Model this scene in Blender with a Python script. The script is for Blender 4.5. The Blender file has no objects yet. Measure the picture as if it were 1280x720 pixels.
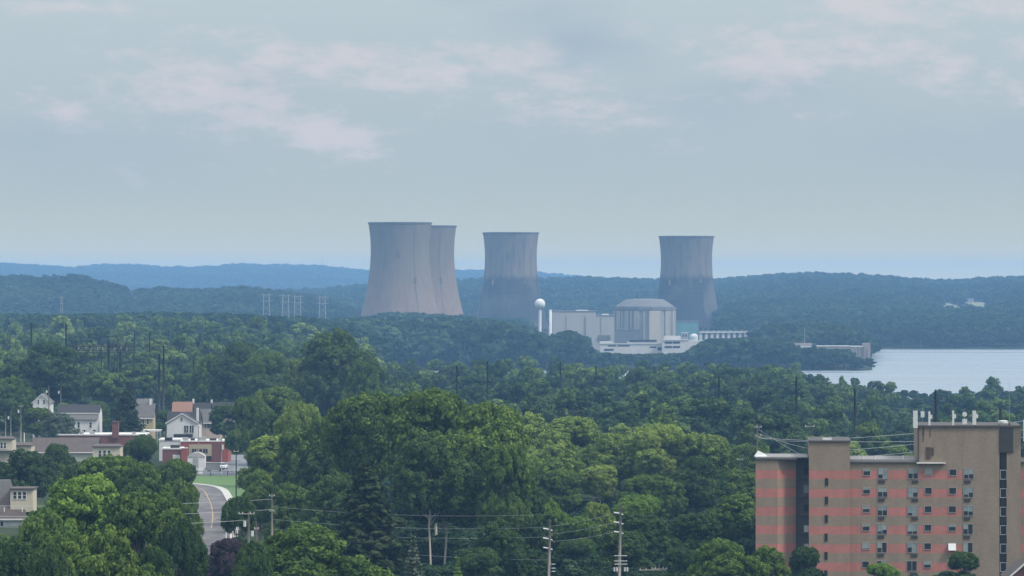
import bpy, math, random
import numpy as np
from mathutils import Vector

F = 5751.0           # focal length in photo pixels (1280 wide), horizon at row 353
HY = 353.0
CZ = 60.0
R = math.radians
C = bpy.context.scene.collection
rnd = random.Random(7)

def X(px, d): return (px - 640.0) / F * d
def Z(py, d): return CZ - (py - HY) / F * d

# ------------------------------------------------------------------ materials
MATS = {}
def new_mat(name):
    m = bpy.data.materials.new(name); m.use_nodes = True
    nt = m.node_tree; nt.nodes.clear()
    out = nt.nodes.new('ShaderNodeOutputMaterial')
    MATS[name] = m
    return m, nt, out
def N(nt, t, **kw):
    n = nt.nodes.new(t)
    for k, v in kw.items(): setattr(n, k, v)
    return n
def L(nt, a, b): nt.links.new(a, b)
def math_node(nt, op, a, b=None, clamp=False):
    n = N(nt, 'ShaderNodeMath', operation=op); n.use_clamp = clamp
    for i, v in enumerate((a, b)):
        if v is None: continue
        if isinstance(v, (int, float)): n.inputs[i].default_value = v
        else: L(nt, v, n.inputs[i])
    return n.outputs[0]
def mixc(nt, f, a, b, mode='MIX'):
    n = N(nt, 'ShaderNodeMix', data_type='RGBA', blend_type=mode)
    for s, v in ((n.inputs[0], f), (n.inputs[6], a), (n.inputs[7], b)):
        if isinstance(v, (int, float)): s.default_value = v
        elif isinstance(v, tuple): s.default_value = (*v[:3], 1)
        else: L(nt, v, s)
    return n.outputs[2]
def noise(nt, vec, scale, detail=4, rough=.55):
    n = N(nt, 'ShaderNodeTexNoise'); n.inputs['Scale'].default_value = scale
    n.inputs['Detail'].default_value = detail; n.inputs['Roughness'].default_value = rough
    if vec is not None: L(nt, vec, n.inputs['Vector'])
    return n.outputs['Fac']
def ramp(nt, fac, a, b):
    n = N(nt, 'ShaderNodeMapRange'); n.inputs[1].default_value = a; n.inputs[2].default_value = b
    n.interpolation_type = 'SMOOTHSTEP'
    L(nt, fac, n.inputs[0]); return n.outputs[0]
def scaled(nt, vec, s):
    n = N(nt, 'ShaderNodeMapping'); n.inputs['Scale'].default_value = s
    L(nt, vec, n.inputs['Vector']); return n.outputs[0]
def objco(nt): return N(nt, 'ShaderNodeTexCoord').outputs['Object']
def geopos(nt): return N(nt, 'ShaderNodeNewGeometry').outputs['Position']

def simple(name, col, col2=None, scale=1.0, rough=.85, metal=0.0, streak=False, bump=0.0):
    m, nt, out = new_mat(name)
    b = N(nt, 'ShaderNodeBsdfPrincipled')
    b.inputs['Roughness'].default_value = rough; b.inputs['Metallic'].default_value = metal
    b.inputs['Specular IOR Level'].default_value = .3
    col2 = col2 or tuple(c * .72 for c in col)
    v = geopos(nt)
    if streak: v = scaled(nt, v, (1, 1, .12))
    f = noise(nt, v, scale, 5, .6)
    f2 = noise(nt, geopos(nt), scale * .17, 3)
    f = math_node(nt, 'MULTIPLY', ramp(nt, f, .3, .75), ramp(nt, f2, .2, .7))
    L(nt, mixc(nt, f, col, col2), b.inputs['Base Color'])
    if bump:
        bp = N(nt, 'ShaderNodeBump'); bp.inputs['Distance'].default_value = bump
        L(nt, f, bp.inputs['Height']); L(nt, bp.outputs[0], b.inputs['Normal'])
    L(nt, b.outputs[0], out.inputs[0]); return m

def foliage(name, dark, mid, light, big=None):
    m, nt, out = new_mat(name)
    at = N(nt, 'ShaderNodeAttribute', attribute_name='tint')
    oi = N(nt, 'ShaderNodeObjectInfo')
    nz = noise(nt, scaled(nt, geopos(nt), (1, 1, 1)), .22, 3)
    t = math_node(nt, 'ADD', math_node(nt, 'MULTIPLY', at.outputs['Fac'], .85), math_node(nt, 'MULTIPLY', oi.outputs['Random'], .28))
    t = math_node(nt, 'ADD', t, math_node(nt, 'MULTIPLY', math_node(nt, 'SUBTRACT', nz, .5), .5), True)
    if big:
        t = math_node(nt, 'ADD', t, math_node(nt, 'MULTIPLY', math_node(nt, 'SUBTRACT', noise(nt, geopos(nt), big, 4), .52), 1.5), True)
    cr = N(nt, 'ShaderNodeValToRGB')
    e = cr.color_ramp.elements
    e[0].position = .12; e[0].color = (*dark, 1); e[1].position = .92; e[1].color = (*light, 1)
    k = e.new(.5); k.color = (*mid, 1)
    L(nt, t, cr.inputs[0])
    d = N(nt, 'ShaderNodeBsdfDiffuse'); tr = N(nt, 'ShaderNodeBsdfTranslucent'); mx = N(nt, 'ShaderNodeMixShader')
    mx.inputs[0].default_value = .25
    L(nt, cr.outputs[0], d.inputs[0])
    L(nt, mixc(nt, 1.0, cr.outputs[0], (1.1, 1.15, .7), 'MULTIPLY'), tr.inputs[0])
    L(nt, d.outputs[0], mx.inputs[1]); L(nt, tr.outputs[0], mx.inputs[2])
    L(nt, mx.outputs[0], out.inputs[0]); return m

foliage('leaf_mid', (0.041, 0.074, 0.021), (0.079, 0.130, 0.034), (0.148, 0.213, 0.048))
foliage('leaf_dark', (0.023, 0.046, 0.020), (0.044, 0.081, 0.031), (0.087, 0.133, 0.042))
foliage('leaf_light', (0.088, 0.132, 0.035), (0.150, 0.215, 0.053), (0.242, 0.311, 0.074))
foliage('leaf_lime', (0.059, 0.117, 0.029), (0.106, 0.188, 0.040), (0.167, 0.259, 0.053))
foliage('leaf_plum', (.034, .022, .034), (.052, .036, .048), (.075, .055, .066))
foliage('leaf_spruce', (.020, .034, .018), (.036, .054, .026), (.066, .086, .040))
foliage('leaf_blue', (.060, .088, .066), (.105, .140, .105), (.165, .200, .155))
foliage('leaf_far', (.013, .032, .020), (.030, .060, .032), (.066, .108, .050), .004)
FAR_OVERRIDE = None
simple('bark', (.16, .14, .12), (.09, .075, .06), 3, streak=True, bump=.03)
simple('bark_pale', (.46, .43, .38), (.24, .21, .17), 1.2, streak=True)

# ------------------------------------------------------------------ mesh helper
class MB:
    def __init__(s): s.v = []; s.f = []; s.m = []
    def quad(s, pts, mi=0):
        i = len(s.v); s.v += [tuple(p) for p in pts]; s.f.append(tuple(range(i, i + len(pts)))); s.m.append(mi); return s
    def box(s, x0, x1, y0, y1, z0, z1, mi=0):
        i = len(s.v)
        s.v += [(x0,y0,z0),(x1,y0,z0),(x1,y1,z0),(x0,y1,z0),(x0,y0,z1),(x1,y0,z1),(x1,y1,z1),(x0,y1,z1)]
        for f in ((0,3,2,1),(4,5,6,7),(0,1,5,4),(1,2,6,5),(2,3,7,6),(3,0,4,7)):
            s.f.append(tuple(i + k for k in f)); s.m.append(mi)
        return s
    def prism(s, poly, z0, z1, mi=0):
        n = len(poly); i = len(s.v)
        s.v += [(p[0], p[1], z0) for p in poly] + [(p[0], p[1], z1) for p in poly]
        s.f.append(tuple(i + k for k in reversed(range(n)))); s.m.append(mi)
        s.f.append(tuple(i + n + k for k in range(n))); s.m.append(mi)
        for k in range(n):
            q = (k + 1) % n; s.f.append((i + k, i + q, i + n + q, i + n + k)); s.m.append(mi)
        return s
    def tube(s, pts, radii, n=8, mi=0, cap=True):
        pts = [Vector(p) for p in pts]
        if isinstance(radii, (int, float)): radii = [radii] * len(pts)
        base = len(s.v); up = None
        for k, p in enumerate(pts):
            t = (pts[min(k + 1, len(pts) - 1)] - pts[max(k - 1, 0)]).normalized()
            ref = Vector((1, 0, 0)) if abs(t.x) < .9 else Vector((0, 1, 0))
            a = t.cross(ref).normalized(); b = t.cross(a).normalized()
            for j in range(n):
                an = 2 * math.pi * j / n
                s.v.append(tuple(p + (a * math.cos(an) + b * math.sin(an)) * radii[k]))
        for k in range(len(pts) - 1):
            for j in range(n):
                q = (j + 1) % n
                s.f.append((base + k*n + j, base + k*n + q, base + (k+1)*n + q, base + (k+1)*n + j)); s.m.append(mi)
        if cap:
            s.f.append(tuple(base + j for j in range(n))); s.m.append(mi)
            s.f.append(tuple(base + (len(pts)-1)*n + j for j in reversed(range(n)))); s.m.append(mi)
        return s
    def lathe(s, cx, cy, prof, n=32, mi=0):
        base = len(s.v)
        for r, z in prof:
            for j in range(n):
                an = 2 * math.pi * j / n; s.v.append((cx + r*math.cos(an), cy + r*math.sin(an), z))
        for k in range(len(prof) - 1):
            for j in range(n):
                q = (j + 1) % n
                s.f.append((base + k*n + j, base + k*n + q, base + (k+1)*n + q, base + (k+1)*n + j)); s.m.append(mi)
        return s
    def build(s, name, mats, parent=None, smooth=False):
        me = bpy.data.meshes.new(name)
        me.from_pydata(s.v, [], s.f)
        for mt in (mats if isinstance(mats, (list, tuple)) else [mats]): me.materials.append(MATS[mt])
        me.polygons.foreach_set('material_index', s.m)
        if smooth: me.polygons.foreach_set('use_smooth', [True] * len(s.f))
        me.update()
        o = bpy.data.objects.new(name, me); C.objects.link(o)
        if parent is not None:
            o.parent = parent
            o.location = -Vector(parent.location)   # part meshes are given in world space
        return o
def tag(o, label=None, cat=None, group=None, kind=None):
    if label: o['label'] = label
    if cat: o['category'] = cat
    if group: o['group'] = group
    if kind: o['kind'] = kind
    return o
def empty(name, loc, label, cat, group=None):
    o = bpy.data.objects.new(name, None); C.objects.link(o); o.location = loc
    o.empty_display_size = 1
    return tag(o, label, cat, group)
def local(o):     # a part already built around its parent's origin
    o.location = (0, 0, 0); return o

# ------------------------------------------------------------------ terrain
def sst(a, b, x):
    t = np.clip((x - a) / (b - a), 0, 1); return t * t * (3 - 2 * t)
CREST_A = [(-600,340),(0,333),(90,338),(130,335),(170,334),(200,337),(245,338),(300,334),(400,336),(450,342),(480,342),(600,342),(680,345),(740,351),(800,356),(1280,362),(2000,362)]
CREST_B = [(-600,352),(0,348),(40,349),(95,348),(130,354),(160,366),(165,367),(200,363),(245,366),(300,363),(340,367),(380,371),(420,380),(460,398),(520,410),(2000,420)]
CREST_C = [(-600,372),(0,373),(400,366),(450,361),(560,355),(660,352),(740,352),(820,354),(900,354),(950,349),(1010,345),(1090,349),(1130,352),(1170,355),(1200,355),(1230,352),(1280,350),(1800,348)]
def prof(P, px): return np.interp(px, [p[0] for p in P], [p[1] for p in P])
def ground(x, y):
    x = np.asarray(x, float); y = np.asarray(y, float)
    px = 640 + F * x / np.maximum(y, 200)
    left = 1 - sst(330, 520, px)
    zr = 15 - 10 * sst(980, 1480, y) - 2 * sst(1500, 2250, y)
    zr = zr + (-7.5) * sst(2230, 2350, y)                      # river bed
    island = sst(3095, 3150, y)
    edge = 1 - sst(0.0775, 0.0795, x / np.maximum(y, 1))
    far = sst(4085, 4150, y + 0.10 * (x - 330))
    land = np.maximum(island * edge, far)
    zr = zr + 7.0 * land
    zl = 15 + 2.0 * sst(1700, 2400, y) - 7 * sst(3100, 3900, y)
    z = zr * (1 - left) + zl * left
    zb = CZ + (HY - prof(CREST_B, px)) * 5200 / F - 15
    z = np.maximum(z, z + (zb - z) * np.exp(-((y - 5200) / 480) ** 2))
    zc = CZ + (HY - prof(CREST_C, px)) * 7000 / F - 14
    s0 = np.where(px > 900, 4150.0, 5300.0)
    up = np.clip((y - s0) / (7000 - s0), 0, 1)
    dn = 1 - sst(7000, 9500, y) * .8
    z = np.maximum(z, z + (zc - z) * (up ** .9) * dn)
    za = CZ + (HY - prof(CREST_A, px)) * 12500 / F - 16
    z = np.maximum(z, z + (za - z) * sst(9500, 12500, y) * (1 - .3 * sst(12500, 15000, y)))
    return z
def G(x, y): return float(ground(x, y))

m, nt, out = new_mat('ground_mat')
b = N(nt, 'ShaderNodeBsdfPrincipled'); b.inputs['Roughness'].default_value = .95; b.inputs['Specular IOR Level'].default_value = .1
p = geopos(nt)
c = mixc(nt, ramp(nt, noise(nt, p, .05, 6), .35, .65), (.016, .030, .012), (.030, .045, .018))
c = mixc(nt, ramp(nt, noise(nt, p, .6, 4), .45, .8), c, (.040, .036, .024))
L(nt, c, b.inputs['Base Color']); L(nt, b.outputs[0], out.inputs[0])

def grid(name, ys, As, f, mat, kx=1600):
    ny, nx = len(ys), len(As)
    yy, aa = np.meshgrid(ys, As, indexing='ij')
    xx = aa * (yy + kx)
    zz = f(xx, yy)
    co = np.stack([xx, yy, zz], -1).reshape(-1, 3)
    i = np.arange(ny * nx).reshape(ny, nx)
    q = np.stack([i[:-1, :-1], i[:-1, 1:], i[1:, 1:], i[1:, :-1]], -1).reshape(-1, 4)
    return fast_mesh(name, co, q, mat)
def fast_mesh(name, co, q, mats, tint=None, mi=None, smooth=True):
    me = bpy.data.meshes.new(name)
    nv, nf, k = len(co), len(q), q.shape[1]
    me.vertices.add(nv); me.vertices.foreach_set('co', co.astype(np.float32).ravel())
    me.loops.add(nf * k); me.loops.foreach_set('vertex_index', q.astype(np.int32).ravel())
    me.polygons.add(nf); me.polygons.foreach_set('loop_start', np.arange(0, nf * k, k, dtype=np.int32))
    me.polygons.foreach_set('loop_total', np.full(nf, k, dtype=np.int32))
    for mt in (mats if isinstance(mats, (list, tuple)) else [mats]): me.materials.append(MATS[mt])
    if mi is not None: me.polygons.foreach_set('material_index', mi.astype(np.int32))
    if smooth: me.polygons.foreach_set('use_smooth', np.ones(nf, bool))
    if tint is not None:
        a = me.attributes.new('tint', 'FLOAT', 'POINT'); a.data.foreach_set('value', tint.astype(np.float32))
    me.update(calc_edges=True); me.validate()
    return me
ys = np.concatenate([np.arange(-250, 900, 50), np.arange(900, 2300, 25), np.arange(2300, 3200, 10), np.arange(3200, 4050, 25), np.arange(4050, 4200, 5), np.arange(4200, 7200, 40), np.arange(7200, 15001, 130)])
As = np.linspace(-.26, .26, 521)
o = bpy.data.objects.new('ground', grid('ground', ys, As, ground, 'ground_mat')); C.objects.link(o)
tag(o, kind='structure')

# water
m, nt, out = new_mat('water_mat')
b = N(nt, 'ShaderNodeBsdfPrincipled')
b.inputs['Base Color'].default_value = (.19, .225, .25, 1); b.inputs['IOR'].default_value = 1.33
p = geopos(nt)
st = ramp(nt, noise(nt, scaled(nt, p, (.0012, .012, 1)), 1.0, 4), .40, .56)
rr = N(nt, 'ShaderNodeMapRange'); L(nt, st, rr.inputs[0]); rr.inputs[3].default_value = .22; rr.inputs[4].default_value = .52
L(nt, rr.outputs[0], b.inputs['Roughness'])
bp = N(nt, 'ShaderNodeBump'); bp.inputs['Strength'].default_value = .12; bp.inputs['Distance'].default_value = .1
L(nt, noise(nt, scaled(nt, p, (.25, .5, 1)), 1.0, 3), bp.inputs['Height']); L(nt, bp.outputs[0], b.inputs['Normal'])
L(nt, b.outputs[0], out.inputs[0])
w = MB().quad([(-700, 2150, 0), (1500, 2150, 0), (1500, 4400, 0), (-700, 4400, 0)]).build('river_water', 'water_mat')
tag(w, kind='structure')

# ------------------------------------------------------------------ tree prototypes
def rdir(rng, n):
    v = rng.normal(size=(n, 3)); return v / np.linalg.norm(v, axis=1, keepdims=True)
def leaves_to_mesh(pos, nor, size, tint, rng, elong=1.35):
    n = len(pos)
    nor = nor / np.linalg.norm(nor, axis=1, keepdims=True)
    t = np.cross(nor, rdir(rng, n)); t /= np.linalg.norm(t, axis=1, keepdims=True) + 1e-9
    b = np.cross(nor, t)
    s = size[:, None]
    co = np.stack([pos - t*s*elong*.5, pos - b*s*.42 + nor*s*.10, pos + t*s*elong*.5, pos + b*s*.42 + nor*s*.10], 1).reshape(-1, 3)
    q = np.arange(4 * n).reshape(n, 4)
    return co, q, np.repeat(tint, 4)

def decid(seed, H=20., RX=8., base=.22, lobes=9, clumps=260, leaves=130, leaf=.42, crad=.15, flat=1.0, ragged=.5):
    rng = np.random.default_rng(seed)
    z0 = base * H; hz = (H - z0) / 2; zc = z0 + hz
    lc = [np.array([0, 0, zc - .1 * hz])]; lr = [.52 * RX]
    for i in range(lobes):
        an = i * 2.399 + rng.uniform(-.4, .4); el = rng.uniform(-.55, .95)
        cr = math.sqrt(max(0, 1 - el * el))
        k = rng.uniform(.52, .70)
        r = RX * rng.uniform(.30, .44)
        lc.append(np.array([math.cos(an) * cr * RX * k, math.sin(an) * cr * RX * k, zc + el * (hz - r * .85)])); lr.append(r)
    lc.append(np.array([rng.uniform(-.15, .15) * RX, rng.uniform(-.15, .15) * RX, H - .38 * RX * min(1, hz / RX)])); lr.append(.36 * RX * min(1, hz / RX * 1.05))
    lc = np.array(lc); lr = np.array(lr)
    P = []; Nn = []; S = []; T = []
    cen = np.array([0, 0, zc])
    made = 0; tries = 0
    pr = lr ** 2 / np.sum(lr ** 2)
    limb = lc[1:1+lobes]
    while made < clumps and tries < clumps * 12:
        tries += 1
        k = rng.choice(len(lr), p=pr)
        d = rdir(rng, 1)[0]; d[2] = d[2] * .9 + .12
        out_ = lc[k] - cen
        if np.dot(d, out_) < -.45 * np.linalg.norm(out_): continue
        p = lc[k] + d * lr[k] * rng.uniform(.86, 1.06 + .1 * ragged) * np.array([1, 1, .88 * flat])
        dist = np.linalg.norm((p - lc), axis=1) / lr
        dist[k] = 9
        if dist.min() < .72: continue
        if p[2] < z0 * .8: continue
        made += 1
        rc = RX * crad * rng.uniform(.6, 1.25)
        ct = rng.uniform(0, 1)
        n = int(leaves * rng.uniform(.6, 1.3))
        dd = rdir(rng, n); dd += d * .55 + np.array([0, 0, .25]); dd /= np.linalg.norm(dd, axis=1, keepdims=True)
        pp = p + dd * rc * rng.uniform(.5, 1.15, (n, 1)) * np.array([1.05, 1.05, 1.0])
        nn = dd + rdir(rng, n) * .65
        P.append(pp); Nn.append(nn); S.append(leaf * rng.uniform(.65, 1.3, n)); T.append(np.clip(ct * .62 + rng.uniform(0, .38, n), 0, 1))
    # inner filling so the crown is not hollow
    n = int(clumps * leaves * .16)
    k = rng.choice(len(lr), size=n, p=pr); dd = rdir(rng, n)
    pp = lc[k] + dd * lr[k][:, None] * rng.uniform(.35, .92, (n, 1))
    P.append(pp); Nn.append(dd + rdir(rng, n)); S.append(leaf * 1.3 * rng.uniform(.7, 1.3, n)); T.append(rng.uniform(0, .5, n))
    P = np.concatenate(P); Nn = np.concatenate(Nn); S = np.concatenate(S); T = np.concatenate(T)
    return leaves_to_mesh(P, Nn, S, T, rng) + (limb,)

def trunk_mb(limb, H, z0, r=.42, seed=0, sides=8):
    rng = random.Random(seed)
    mb = MB()
    top = .72 * H
    pts = [(0, 0, -1.5), (rng.uniform(-.1, .1), rng.uniform(-.1, .1), .25 * z0 + .6), (rng.uniform(-.3, .3), rng.uniform(-.3, .3), z0 + 1), (rng.uniform(-.5, .5), rng.uniform(-.5, .5), (z0 + top) / 2), (0, 0, top)]
    mb.tube(pts, [r * 1.5, r, r * .82, r * .5, r * .15], sides)
    for l in limb:
        zs = min(z0 + rng.uniform(.5, 2.5), float(l[2]) * .8)
        a = Vector((0, 0, zs)); b = Vector(l) * .98
        mid = a.lerp(b, .5) + Vector((0, 0, -.06 * (b - a).length))
        mb.tube([a, mid, b], [r * .45, r * .3, r * .1], max(5, sides - 3))
        for q in range(2):
            e = b + Vector((rng.uniform(-2, 2), rng.uniform(-2, 2), rng.uniform(.3, 2)))
            mb.tube([mid.lerp(b, .5), e], [r * .16, r * .05], 4)
    return mb

def conifer(seed, H=16., RB=3.6, tiers=26, per=11, leaf=.5, droop=.25, n_leaf=26, base=.06, slim=1.0):
    rng = np.random.default_rng(seed)
    P = []; Nn = []; S = []; T = []
    for t in range(tiers):
        f = t / (tiers - 1)
        z = H * (base + (1 - base) * f ** .92)
        rad = RB * ((1 - f) ** slim) * rng.uniform(.8, 1.15) + .15
        nb = max(4, int(per * (1 - .55 * f)))
        a0 = rng.uniform(0, 6.28)
        for k in range(nb):
            an = a0 + 6.283 * k / nb + rng.uniform(-.25, .25)
            rl = rad * rng.uniform(.72, 1.15); ct = rng.uniform(0, 1)
            n = max(6, int(n_leaf * (.35 + rl / RB)))
            s = rng.uniform(.15, 1, n) ** .7
            w = (1 - s) * .30 * rl + .12
            off = rng.normal(0, 1, n) * w
            ca, sa = math.cos(an), math.sin(an)
            x = ca * s * rl - sa * off; y = sa * s * rl + ca * off
            zz = z - droop * rl * s ** 1.5 + rng.uniform(-.12, .12, n) + .12 * rl * (s > .85)
            P.append(np.stack([x, y, zz], 1))
            nn = np.stack([np.full(n, ca * .45), np.full(n, sa * .45), np.full(n, 1.0)], 1) + rdir(rng, n) * .55
            Nn.append(nn); S.append(leaf * rng.uniform(.7, 1.2, n)); T.append(np.clip(ct * .45 + rng.uniform(0, .3, n) + .25 * s, 0, 1))
    P = np.concatenate(P); Nn = np.concatenate(Nn); S = np.concatenate(S); T = np.concatenate(T)
    return leaves_to_mesh(P, Nn, S, T, rng)

NEAR = []    # (crown mesh, trunk mesh, H, R)
for s, kw in enumerate([dict(base=.1, crad=.105), dict(lobes=12, crad=.10, RX=7.5, base=.08, ragged=1.2), dict(lobes=8, crad=.12, base=.08), dict(lobes=14, crad=.09, base=.08, RX=8.5, ragged=1.4), dict(lobes=10, H=20, RX=6.2, base=.1, crad=.12)]):
    H = kw.get('H', 20.); RX = kw.get('RX', 8.)
    co, q, t, limb = decid(11 + s, clumps=620, leaves=72, leaf=.38, **kw)
    cm = fast_mesh('crown', co, q, 'leaf_mid', t, smooth=False)
    tb = trunk_mb(limb, H, kw.get('base', .22) * H, .42, s)
    tm_o = tb.build('trunk', 'bark', smooth=True); tm = tm_o.data; bpy.data.objects.remove(tm_o)
    NEAR.append((cm, tm, H, RX))
# tall open sycamore with pale bare stems
co, q, t, limb = decid(71, H=20, RX=6.5, base=.34, lobes=12, clumps=640, leaves=70, leaf=.36, crad=.115, ragged=1.1)
cm = fast_mesh('crown', co, q, 'leaf_mid', t, smooth=False)
tm_o = trunk_mb(limb, 20, 7., .17, 9).build('trunk', 'bark_pale', smooth=True); tm = tm_o.data; bpy.data.objects.remove(tm_o)
NEAR.append((cm, tm, 20., 6.5))
CONI = []
for s, kw in enumerate([dict(per=14, n_leaf=40), dict(RB=3.0, per=14, n_leaf=36, tiers=30, droop=.15, leaf=.42), dict(RB=5.2, tiers=30, droop=.22, per=15, n_leaf=52, leaf=.55, slim=.62)]):
    co, q, t = conifer(31 + s, **kw)
    cm = fast_mesh('crown', co, q, 'leaf_spruce', t, smooth=False)
    tb = MB().tube([(0,0,-1),(0,0,5),(0,0,11),(0,0,15.6)], [.3,.22,.12,.03], 7)
    tm_o = tb.build('trunk', 'bark', smooth=True); tm = tm_o.data; bpy.data.objects.remove(tm_o)
    CONI.append((cm, tm, 16., kw.get('RB', 3.6)))
def whole(seed, con=False, **kw):
    H = 20. if not con else 16.
    if con:
        co, q, t = conifer(seed, **kw); limb = []
    else:
        co, q, t, limb = decid(seed, **kw)
    tb = trunk_mb(limb, H, .22 * H, .4, seed, 5) if not con else MB().tube([(0,0,-1),(0,0,15)], [.3,.05], 5)
    # merge trunk as triangles/quads: tubes are all quads apart from caps
    tv = np.array(tb.v); tq = np.array([f for f in tb.f if len(f) == 4])
    co2 = np.concatenate([co, tv]); q2 = np.concatenate([q, tq + len(co)])
    mi = np.concatenate([np.zeros(len(q)), np.ones(len(tq))])
    return fast_mesh('tree', co2, q2, ['leaf_mid', 'bark'], np.concatenate([t, np.zeros(len(tv))]), mi, smooth=False)
MID = [whole(101 + s, clumps=110, leaves=60, leaf=.85, crad=c, lobes=l, ragged=.9, base=bs, RX=rx) for s, (c, l, bs, rx) in enumerate([(.17, 8, .12, 8), (.15, 10, .15, 7), (.19, 7, .1, 8), (.16, 9, .2, 7.5), (.18, 6, .12, 6), (.15, 12, .1, 8.5)])]
MIDR = [8, 7, 8, 7.5, 6, 8.5]
MIDC = whole(120, con=True, tiers=16, per=8, leaf=.9, n_leaf=14)
MATS['leaf_mid_save'] = MATS['leaf_mid']; MATS['leaf_mid'] = MATS['leaf_far']
FAR = [whole(131 + s, clumps=34, leaves=26, leaf=2.0, crad=.24, lobes=6, base=.06) for s in range(3)]
MATS['leaf_mid'] = MATS['leaf_mid_save']

def set_mat(o, mat):
    if o.data.materials[0] == MATS[mat]: return
    o.material_slots[0].link = 'OBJECT'; o.material_slots[0].material = MATS[mat]
def near_tree(name, px, py, wpx, d, mat, label, proto=None, con=None, cat='tree', group=None, dz=0, hadj=0):
    x = X(px, d); g = G(x, d) + dz
    h = Z(py, d) - g + hadj; wid = wpx * d / F / 2
    src = CONI[con] if con is not None else NEAR[proto if proto is not None else rnd.randrange(5)]
    r = empty(name, (x, d, g), label, cat, group)
    s = h / src[2]; sw = wid / src[3]
    sw = min(max(sw, s * .45), s * 1.25)
    r.scale = (sw, sw, s); r.rotation_euler = (0, 0, rnd.uniform(0, 6.28))
    c = bpy.data.objects.new('crown', src[0]); C.objects.link(c); c.parent = r
    set_mat(c, mat)
    t = bpy.data.objects.new('trunk', src[1]); C.objects.link(t); t.parent = r
    return r

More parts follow.
